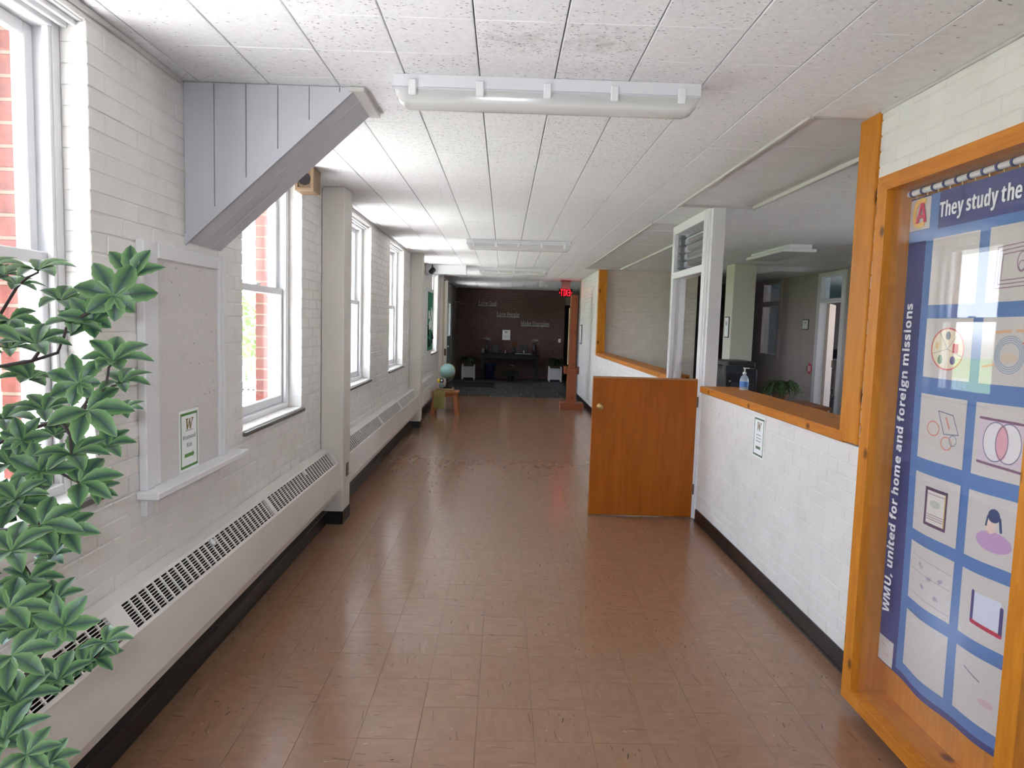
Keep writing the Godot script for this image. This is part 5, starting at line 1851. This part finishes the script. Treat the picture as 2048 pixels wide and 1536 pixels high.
	bx("backrest", Vector3(-0.22, 0.55, -0.19), Vector3(0.22, 0.95, -0.24), M.chair_seat, ch, 0.02)
	for x in [-0.2, 0.2]:
		for z in [-0.2, 0.2]:
			st = mb()
			tube(st, [Vector3(x, 0, z), Vector3(x, 0.43, z)], [0.013], 8)
			put("leg", st, M.black, ch)
		st = mb()
		tube(st, [Vector3(x, 0.43, -0.215), Vector3(x, 0.9, -0.215)], [0.012], 8)
		put("back_post", st, M.black, ch)
	var sh := thing("wall_shelf", "narrow white shelf on the far wall of the back room", "shelf", Vector3(7.93, 0.98, -16.45))
	bx("plank", Vector3(-0.35, 0.0, 0.0), Vector3(0.35, 0.03, 0.2), M.white, sh, 0.003)
	bx("bracket", Vector3(-0.25, -0.12, 0.0), Vector3(-0.23, 0.0, 0.15), M.black, sh, 0.003)
	bx("bracket", Vector3(0.23, -0.12, 0.0), Vector3(0.25, 0.0, 0.15), M.black, sh, 0.003)
	var bxn := thing("storage_box", "small black box on the white shelf in the back room", "box", Vector3(7.93, 1.011, -16.35))
	bx("carton", Vector3(-0.16, 0.0, -0.08), Vector3(0.16, 0.2, 0.08), M.black, bxn, 0.004)
	bx("lid", Vector3(-0.165, 0.2, -0.085), Vector3(0.165, 0.225, 0.085), M.printer_top, bxn, 0.004)
	# outside window of the back room
	var w := struct("window_10", "white window in the outer wall of the back room")
	st = mb()
	for z in [[-9.6, -9.66], [-10.97, -11.03], [-12.34, -12.4]]:
		box(st, Vector3(8.5, 0.95, z[0]), Vector3(8.6, 2.3, z[1]), 0.004)
	for y in [[0.95, 1.01], [2.24, 2.3]]:
		box(st, Vector3(8.5, y[0], -9.66), Vector3(8.6, y[1], -12.34), 0.004)
	put("frame", st, M.white, w)
	bx("pane", Vector3(8.55, 1.0, -9.64), Vector3(8.554, 2.25, -12.36), M.glass, w)

# ------------------------------------------------------------------ things along the corridor
func build_corridor_things() -> void:
	# loudspeaker box under the ceiling
	var sp := thing("wall_speaker", "brown wooden loudspeaker box high on the wall above the window", "speaker", Vector3(XL, 2.455, -4.72))
	bx("cabinet", Vector3(0.0, 0.0, 0.03), Vector3(0.125, 0.155, -0.13), M.speaker_wood, sp, 0.003)
	var st := mb()
	for r in [[0.0, 0.125, 0.0, 0.022], [0.0, 0.125, 0.133, 0.155], [0.0, 0.02, 0.022, 0.133], [0.103, 0.125, 0.022, 0.133]]:
		box(st, Vector3(r[0], r[2], 0.03), Vector3(r[1], r[3], 0.042), 0.002)
	put("bezel", st, M.speaker_wood, sp)
	st = mb()
	lathe(st, [Vector2(0, 0.0), Vector2(0.043, 0.0), Vector2(0.043, 0.004), Vector2(0, 0.006)], 8, Transform3D(Basis(Vector3(1, 0, 0), Vector3(0, 0, 1), Vector3(0, -1, 0)), Vector3(0.062, 0.077, 0.031)))
	put("grille", st, M.grille_cloth, sp)
	# socket on the first pier
	var so := thing("wall_socket", "small bronze electric socket on the plaster pier", "socket", Vector3(-1.2325, 0.36, -5.51))
	bx("plate", Vector3(0, 0, 0.036), Vector3(0.006, 0.105, -0.036), M.outlet, so, 0.002)
	for y in [0.02, 0.06]:
		bx("face", Vector3(0.006, y, 0.016), Vector3(0.009, y + 0.028, -0.016), mat(c8(150, 136, 124), 0.4), so, 0.002)
	# banner board
	var ba := thing("banner_board", "white framed board with a green banner between the far windows", "banner", Vector3(XL, 1.05, -12.93))
	bx("frame", Vector3(0, 0, 0.47), Vector3(0.03, 1.17, -0.47), M.white, ba, 0.004)
	bx("cloth", Vector3(0.03, 0.03, 0.42), Vector3(0.034, 1.10, -0.42), M.banner, ba)
	st = mb()
	for p in [[0.28, 0.62, 0.14], [-0.1, 0.66, 0.16], [-0.25, 0.55, 0.2], [0.2, 0.42, 0.14], [0.05, 0.45, 0.2], [-0.15, 0.40, 0.16]]:
		tube(st, [Vector3(0.036, p[1], p[0]), Vector3(0.037, p[1] + p[2] * 0.5, p[0] + 0.03), Vector3(0.036, p[1] + p[2], p[0] - 0.02)], [0.02, 0.025, 0.012], 6)
	put("white_figures", st, M.paper, ba)
	st = mb()
	for p in [[0.36, 0.3, 0.2], [0.3, 0.1, 0.16], [-0.2, 0.16, 0.18], [0.1, 0.12, 0.1], [-0.32, 0.24, 0.12]]:
		tube(st, [Vector3(0.035, p[1], p[0]), Vector3(0.036, p[1] + p[2], p[0] + 0.05)], [0.03, 0.018], 6)
	put("dark_figures", st, mat(c8(20, 40, 36), 0.8), ba)
	words("lettering", "PRAY", Vector3(0.0345, 0.86, 0.0), Basis(Vector3(0, -1, 0), Vector3(0, 0, -1), Vector3(1, 0, 0)), 0.12, mat(c8(120, 160, 110), 0.8), ba, false, false, 0.001)
	# boxed duct with a spotlight
	var du := thing("ceiling_box", "white boxed duct under the ceiling past the second pier", "duct", Vector3(XL, 2.452, -12.30))
	bx("casing", Vector3(0.0, 0.0, 0.0), Vector3(0.705, CEIL - 2.453, -0.36), M.white, du, 0.003)
	bx("end_trim", Vector3(0.690, -0.008, 0.006), Vector3(0.712, CEIL - 2.455, -0.37), M.white_gloss, du, 0.003)
	var sl := thing("spotlight", "small black spotlight on the boxed duct", "spotlight", Vector3(-1.27, 2.47, -12.24))
	st = mb()
	tube(st, [Vector3(-0.015, 0.135, -0.055), Vector3(-0.012, 0.10, 0.0), Vector3(0.0, 0.07, 0.01)], [0.012], 8)
	put("arm", st, M.black, sl)
	st = mb()
	tube(st, [Vector3(-0.03, 0.0, 0.05), Vector3(0.01, 0.055, -0.01)], [0.045, 0.045], 14)
	put("head", st, M.black, sl)
	# bench with a cloth, a globe and a toy
	var be := thing("bench", "small orange wooden bench with splayed legs by the last convector", "bench", Vector3(-0.98, 0, -12.25))
	bx("seat", Vector3(-0.25, 0.36, 0.19), Vector3(0.21, 0.40, -0.19), M.bench_wood, be, 0.005)
	for x in [-0.19, 0.15]:
		for z in [-0.14, 0.14]:
			st = mb()
			var dx := 0.045 * signf(x)
			var dz := 0.05 * signf(z)
			var q := []
			for yy in [0.0, 0.362]:
				var k: float = 1.0 - yy / 0.362
				q.append(Vector3(x + dx * k, yy, z + dz * k))
			var ux := Vector3(0.035, 0, 0)
			var uz := Vector3(0, 0, 0.02)
			for f in [[-ux - uz, ux - uz], [ux - uz, ux + uz], [ux + uz, -ux + uz], [-ux + uz, -ux - uz]]:
				quad(st, q[0] + f[0], q[1] + f[0], q[1] + f[1], q[0] + f[1])
			quad(st, q[0] - ux - uz, q[0] + ux - uz, q[0] + ux + uz, q[0] - ux + uz)
			put("leg", st, M.bench_wood, be)
	bx("apron", Vector3(-0.20, 0.30, 0.16), Vector3(0.16, 0.36, 0.14), M.bench_wood, be, 0.003)
	var cl := thing("cloth", "olive green cloth hanging over the front of the bench", "cloth", Vector3(-1.08, 0.4005, -12.16))
	st = mb()
	var pts := []
	for i in 9:
		var row := []
		for j in 7:
			var s := float(i) / 8.0
			var x := lerpf(-0.115, 0.085, j / 6.0)
			var w := 0.010 * sin(j * 2.1 + i * 0.4)
			var p := Vector3(x, 0.003, lerpf(-0.12, 0.107, minf(s * 2.6, 1.0)))
			if s * 2.6 > 1.0:
				p = Vector3(x * (1.0 - 0.1 * s), 0.003 - (s - 0.385) * 0.5, 0.112 + w + 0.05 * (s - 0.385))
			row.append(p)
		pts.append(row)
	smooth_grid(st, pts)
	put("drape", st, M.cloth_olive, cl)
	var bo := thing("board", "thin plywood board lying on the bench under the globe", "board", Vector3(-1.02, 0.404, -12.30))
	bx("plank", Vector3(-0.15, 0.0, 0.12), Vector3(0.16, 0.035, -0.12), M.plywood, bo, 0.003)
	var gl := thing("globe", "pale blue-green globe on a stand on the bench", "globe", Vector3(-0.985, 0.4395, -12.33))
	st = mb()
	var prof := []
	for k in 15:
		var a := -PI / 2 + PI * k / 14.0
		prof.append(Vector2(cos(a) * 0.135, 0.30 + sin(a) * 0.135))
	lathe(st, prof, 28)
	put("ball", st, M.globe_sea, gl)
	st = mb()
	lathe(st, [Vector2(0, 0), Vector2(0.09, 0), Vector2(0.085, 0.015), Vector2(0.03, 0.03), Vector2(0.018, 0.1), Vector2(0.025, 0.17), Vector2(0, 0.17)], 20)
	put("foot", st, M.table_dark, gl)
	st = mb()
	var arc := []
	for k in 13:
		var a := -PI / 2 + PI * k / 12.0
		arc.append(Vector3(0.142 * cos(a), 0.30 + 0.142 * sin(a), 0.0))
	tube(st, arc, [0.005], 6)
	put("meridian_arm", st, M.brass, gl)
	var ty := thing("toy_penguin", "little toy bird with a yellow beak in front of the globe", "toy", Vector3(-1.075, 0.4395, -12.215))
	st = mb()
	lathe(st, [Vector2(0, 0), Vector2(0.035, 0.0), Vector2(0.048, 0.03), Vector2(0.045, 0.07), Vector2(0.03, 0.10), Vector2(0.0, 0.115)], 16)
	put("body", st, mat(c8(112, 128, 122), 0.6), ty)
	st = mb()
	lathe(st, [Vector2(0, 0.10), Vector2(0.025, 0.105), Vector2(0.04, 0.135), Vector2(0.034, 0.165), Vector2(0, 0.18)], 16)
	put("head", st, M.black, ty)
	st = mb()
	lathe(st, [Vector2(0, 0.0), Vector2(0.02, 0.0), Vector2(0.018, 0.02), Vector2(0.0, 0.034)], 12, Transform3D(Basis(Vector3(1, 0, 0), Vector3(0, 0, 1), Vector3(0, -1, 0)), Vector3(0.0, 0.142, 0.034)))
	put("eye_patch", st, M.paper, ty)
	st = mb()
	lathe(st, [Vector2(0, -0.03), Vector2(0.026, -0.02), Vector2(0.03, 0.01), Vector2(0.018, 0.035), Vector2(0, 0.045)], 12, Transform3D(Basis(), Vector3(-0.052, 0.13, 0.01)))
	put("beak", st, M.yellow, ty)
	# tall wooden standing cross on a block foot
	var cr := thing("wooden_stand", "tall orange timber upright on a block foot near the exit sign", "stand", Vector3(1.345, 0, -13.35))
	bx("foot", Vector3(-0.22, 0.0, 0.15), Vector3(0.225, 0.13, -0.15), M.cross_wood_h, cr, 0.006)
	bx("lower_post", Vector3(-0.095, 0.13, 0.10), Vector3(0.075, 0.80, -0.10), M.cross_wood, cr, 0.005)
	bx("upper_post", Vector3(-0.075, 0.80, 0.085), Vector3(0.052, 2.20, -0.085), M.cross_wood, cr, 0.005)
	bx("tenon", Vector3(-0.165, 0.68, 0.06), Vector3(-0.095, 0.83, -0.06), M.cross_wood_h, cr, 0.005)
	bx("tenon", Vector3(0.075, 0.68, 0.06), Vector3(0.128, 0.83, -0.06), M.cross_wood_h, cr, 0.005)
	bx("side_batten", Vector3(-0.098, 0.86, 0.07), Vector3(-0.078, 1.95, -0.07), M.plywood, cr, 0.003)
	var pl := thing("wall_plaque", "narrow grey plaque on the white brick beyond the timber upright", "plaque", Vector3(XR - 0.001, 1.22, -14.9))
	bx("plate", Vector3(0, 0, 0.14), Vector3(-0.02, 0.42, -0.14), mat(c8(120, 118, 128), 0.5), pl, 0.003)
	bx("insert", Vector3(-0.02, 0.03, 0.11), Vector3(-0.023, 0.39, -0.11), M.paper, pl)

# ------------------------------------------------------------------ foyer
func build_foyer_things() -> void:
	# lettering on the brick wall
	for e in [["Love God", -0.50, 2.17, 0.53], ["Love People", 0.11, 1.865, 0.66], ["Make Disciples", 0.91, 1.615, 0.83]]:
		var t := thing("wall_lettering", "raised pale metal words reading %s on the brown brick" % e[0], "lettering", Vector3(e[1], e[2] - 0.06, -20.398))
		words("letters", e[0], Vector3(0, 0.075, 0.012), Basis(), 0.17, M.letter, t, true, false, 0.02, e[3])
		bx("underline", Vector3(-e[3] / 2, -0.002, 0.0), Vector3(e[3] / 2, 0.012, 0.025), M.letter, t, 0.002)
	var no := thing("notice_sheet", "white printed sheet pinned to the brown brick above the table", "notice", Vector3(0.075, 1.135, -20.397))
	bx("sheet", Vector3(-0.115, 0, 0), Vector3(0.115, 0.29, 0.003), M.paper, no)
	words("emblem", "W", Vector3(0.0, 0.225, 0.004), Basis(), 0.1, M.ink, no, true, true, 0.001)
	for k in 4:
		bx("print", Vector3(-0.085, 0.05 + k * 0.03, 0.003), Vector3(0.085, 0.056 + k * 0.03, 0.0036), M.ink, no)
	var sw := thing("light_switch", "small pale light switch on the brown brick by the dark doorway", "switch", Vector3(1.648, 1.10, -20.398))
	bx("plate", Vector3(-0.035, 0, 0), Vector3(0.035, 0.11, 0.008), M.paper, sw, 0.002)
	bx("lever", Vector3(-0.008, 0.045, 0.008), Vector3(0.008, 0.065, 0.016), M.white, sw, 0.002)
	# exit sign: an edge-lit panel seen from behind
	var ex := thing("exit_sign", "glowing red exit sign hanging from the ceiling, seen from behind", "exit sign", Vector3(1.357, 2.25, -15.60))
	bx("canopy", Vector3(-0.11, 0.33, 0.05), Vector3(0.11, 0.365, -0.05), mat(c8(120, 60, 60), 0.5), ex, 0.004)
	bx("stem", Vector3(-0.10, 0.18, 0.012), Vector3(0.10, 0.335, -0.012), mat(c8(140, 120, 120), 0.5), ex, 0.003)
	bx("panel", Vector3(-0.15, 0.0, 0.003), Vector3(0.15, 0.18, -0.003), M.red_panel, ex)
	var back := Basis(Vector3(-1, 0, 0), Vector3(0, 1, 0), Vector3(0, 0, -1))
	words("letters", "EXIT", Vector3(0, 0.09, 0.0), back, 0.20, M.red_led, ex, false, false, 0.012, 0.22)
	var st := mb()
	for s in [-1.0, 1.0]:
		for f in [-0.007, 0.007]:
			tri(st, Vector3(s * 0.145, 0.09, f), Vector3(s * 0.125, 0.06, f), Vector3(s * 0.125, 0.12, f))
	put("chevrons", st, M.red_led, ex)
	var el := OmniLight3D.new()
	el.name = "exit_glow"
	el.light_color = Color(1.0, 0.08, 0.14)
	el.light_energy = 0.012
	el.light_size = 0.06
	el.omni_range = 12.0
	el.omni_attenuation = 2.0
	el.shadow_enabled = true
	el.position = Vector3(0, 0.09, 0.06)
	ex.add_child(el)
	var em := thing("emergency_lamp", "white twin-head emergency lamp under the foyer ceiling", "emergency lamp", Vector3(0.88, 2.47, -16.0))
	bx("body", Vector3(-0.10, 0.06, 0.03), Vector3(0.02, CEIL - 2.471, -0.05), M.white, em, 0.006)
	for x in [-0.07, 0.05]:
		st = mb()
		tube(st, [Vector3(x, 0.045, -0.02), Vector3(x + 0.01, 0.035, 0.06)], [0.035, 0.045], 14)
		put("head", st, mat(c8(206, 206, 200), 0.3), em)
	# console table and what stands on it
	var tb := thing("console_table", "long dark console table against the brown brick wall", "table", Vector3(0.2, 0, -19.95))
	bx("top", Vector3(-0.83, 0.72, 0.28), Vector3(0.83, 0.76, -0.28), M.table_dark, tb, 0.005)
	bx("apron", Vector3(-0.78, 0.62, 0.25), Vector3(0.78, 0.72, 0.23), M.table_dark, tb, 0.003)
	for x in [-0.77, 0.77]:
		for z in [-0.23, 0.23]:
			bx("leg", Vector3(x - 0.03, 0, z - 0.03), Vector3(x + 0.03, 0.72, z + 0.03), M.table_dark, tb, 0.004)
	var ty := 0.7605
	for e in [["flower_vase", "dark vase of white flowers at the end of the table nearest the outside door", -0.48, M.petal_white, 12, 0.11], ["flower_vase", "dark vase of white flowers at the end of the table nearest the exit sign", 0.90, M.petal_white, 16, 0.10], ["flower_vase", "low vase of orange flowers in the middle of the table", 0.30, M.petal_orange, 11, 0.10]]:
		var v := thing(e[0], e[1], "vase", Vector3(e[2], ty, -19.95))
		var k := 1.0 if e[3] == M.petal_white else 0.55
		st = mb()
		lathe(st, [Vector2(0, 0), Vector2(0.05, 0), Vector2(0.07, 0.08 * k), Vector2(0.06, 0.2 * k), Vector2(0.045, 0.24 * k), Vector2(0.05, 0.26 * k), Vector2(0, 0.25 * k)], 18)
		put("vase", st, M.vase_dark, v)
		bouquet(v, e[3], 0.27 * k + 0.09, e[4], e[5], 0.075, int(e[2] * 100) + 90)
	for e in [["black standing picture frame beside the left flower vase on the table", -0.22], ["black standing picture frame with a pale card beside the right flower vase", 0.60]]:
		var f := thing("picture_frame", e[0].replace("left flower vase", "vase nearest the outside door").replace("right flower vase", "vase nearest the exit sign"), "picture frame", Vector3(e[1], ty, -20.02))
		bx("frame", Vector3(-0.10, 0.0, 0.0), Vector3(0.10, 0.23, -0.02), M.black, f, 0.003)
		bx("picture", Vector3(-0.08, 0.02, 0.0), Vector3(0.08, 0.21, 0.002), mat(c8(44, 40, 44), 0.3), f)
		if e[1] > 0:
			bx("card", Vector3(-0.02, 0.02, 0.012), Vector3(0.01, 0.09, 0.015), M.paper, f)
	var cd := thing("candle", "short pale candle in the middle of the table", "candle", Vector3(0.06, ty, -19.85))
	st = mb()
	lathe(st, [Vector2(0, 0), Vector2(0.018, 0), Vector2(0.018, 0.09), Vector2(0, 0.092)], 12)
	put("wax", st, mat(c8(180, 160, 150), 0.5), cd)
	st = mb()
	lathe(st, [Vector2(0, 0.0), Vector2(0.05, 0.0), Vector2(0.05, 0.008), Vector2(0.02, 0.008)], 14)
	put("dish", st, M.vase_dark, cd)
	var pp := thing("paper_sheets", "loose white papers on the table near the exit sign", "paper", Vector3(0.56, ty, -19.82))
	bx("sheet", Vector3(-0.22, 0, 0.10), Vector3(0.0, 0.006, -0.12), M.paper, pp)
	bx("sheet", Vector3(0.02, 0, 0.09), Vector3(0.24, 0.004, -0.13), M.paper, pp)
	var jar := thing("glass_jar", "small pale jar at the table end near the outside door", "jar", Vector3(-0.58, ty, -19.85))
	st = mb()
	lathe(st, [Vector2(0, 0), Vector2(0.035, 0), Vector2(0.038, 0.1), Vector2(0.03, 0.12), Vector2(0, 0.12)], 14)
	put("glass", st, mat(c8(150, 142, 130), 0.3), jar)
	bx("lid", Vector3(-0.03, 0.12, -0.03), Vector3(0.03, 0.135, 0.03), M.bronze, jar, 0.004)
	# planters
	for e in [["white wooden box planter with a trailing fern by the outside door", -0.975, -19.6, 3], ["white wooden box planter with a trailing fern by the dark doorway", 1.49, -19.7, 5]]:
		var p := thing("box_planter", e[0], "planter", Vector3(e[1], 0.008, e[2]), "white foyer planters")
		bx("panel", Vector3(-0.165, 0.06, 0.165), Vector3(0.165, 0.38, -0.165), mat(c8(206, 206, 208), 0.5), p, 0.004)
		for x in [-1, 1]:
			for z in [-1, 1]:
				bx("leg", Vector3(x * 0.185, 0.0, z * 0.185), Vector3(x * 0.150, 0.42, z * 0.150), mat(c8(214, 214, 216), 0.5), p, 0.004)
		bx("soil", Vector3(-0.15, 0.38, 0.15), Vector3(0.15, 0.385, -0.15), M.soil, p)
		var fe := thing("trailing_fern", "dark trailing fern growing in the white planter by the " + ("outside door" if e[1] < 0 else "dark doorway"), "plant", Vector3(e[1], 0.445, e[2]))
		put_mesh("foliage", fern_mesh(44, 0.36, 0.34, e[3]), M.fern_dark, fe)
	var fp := thing("floor_plant", "dark leafy plant with a pale bloom in front of the console table", "plant", Vector3(0.24, 0.008, -19.35))
	st = mb()
	lathe(st, [Vector2(0, 0), Vector2(0.09, 0), Vector2(0.12, 0.16), Vector2(0.11, 0.16), Vector2(0, 0.15)], 18)
	put("pot", st, M.vase_dark, fp)
	put_mesh("foliage", fern_mesh(40, 0.32, 0.26, 8), M.fern_dark, fp, Transform3D(Basis(), Vector3(0, 0.15, 0)))
	bouquet(fp, M.petal_white, 0.44, 2, 0.05, 0.05, 4)
	var bb := thing("waste_bin", "dark blue plastic bin under the console table", "bin", Vector3(-0.38, 0.008, -19.9))
	st = mb()
	lathe(st, [Vector2(0, 0), Vector2(0.13, 0), Vector2(0.17, 0.42), Vector2(0.18, 0.42), Vector2(0.18, 0.45), Vector2(0.16, 0.45), Vector2(0.125, 0.02), Vector2(0, 0.02)], 20)
	put("body", st, M.blue_plastic, bb)
	st = mb()
	lathe(st, [Vector2(0.178, 0.452), Vector2(0.186, 0.44), Vector2(0.186, 0.425), Vector2(0.178, 0.42)], 20)
	put("rim", st, M.blue_plastic, bb)
	var mt := thing("door_mat", "black rubber mat on the flagstones by the outside door", "mat", Vector3(-0.72, 0.0085, -17.9))
	bx("pad", Vector3(-0.55, 0.0, 0.6), Vector3(0.5, 0.012, -0.7), M.mat_rubber, mt, 0.004)
	bx("edge", Vector3(-0.57, 0.0, 0.63), Vector3(0.52, 0.006, -0.73), M.black, mt, 0.003)
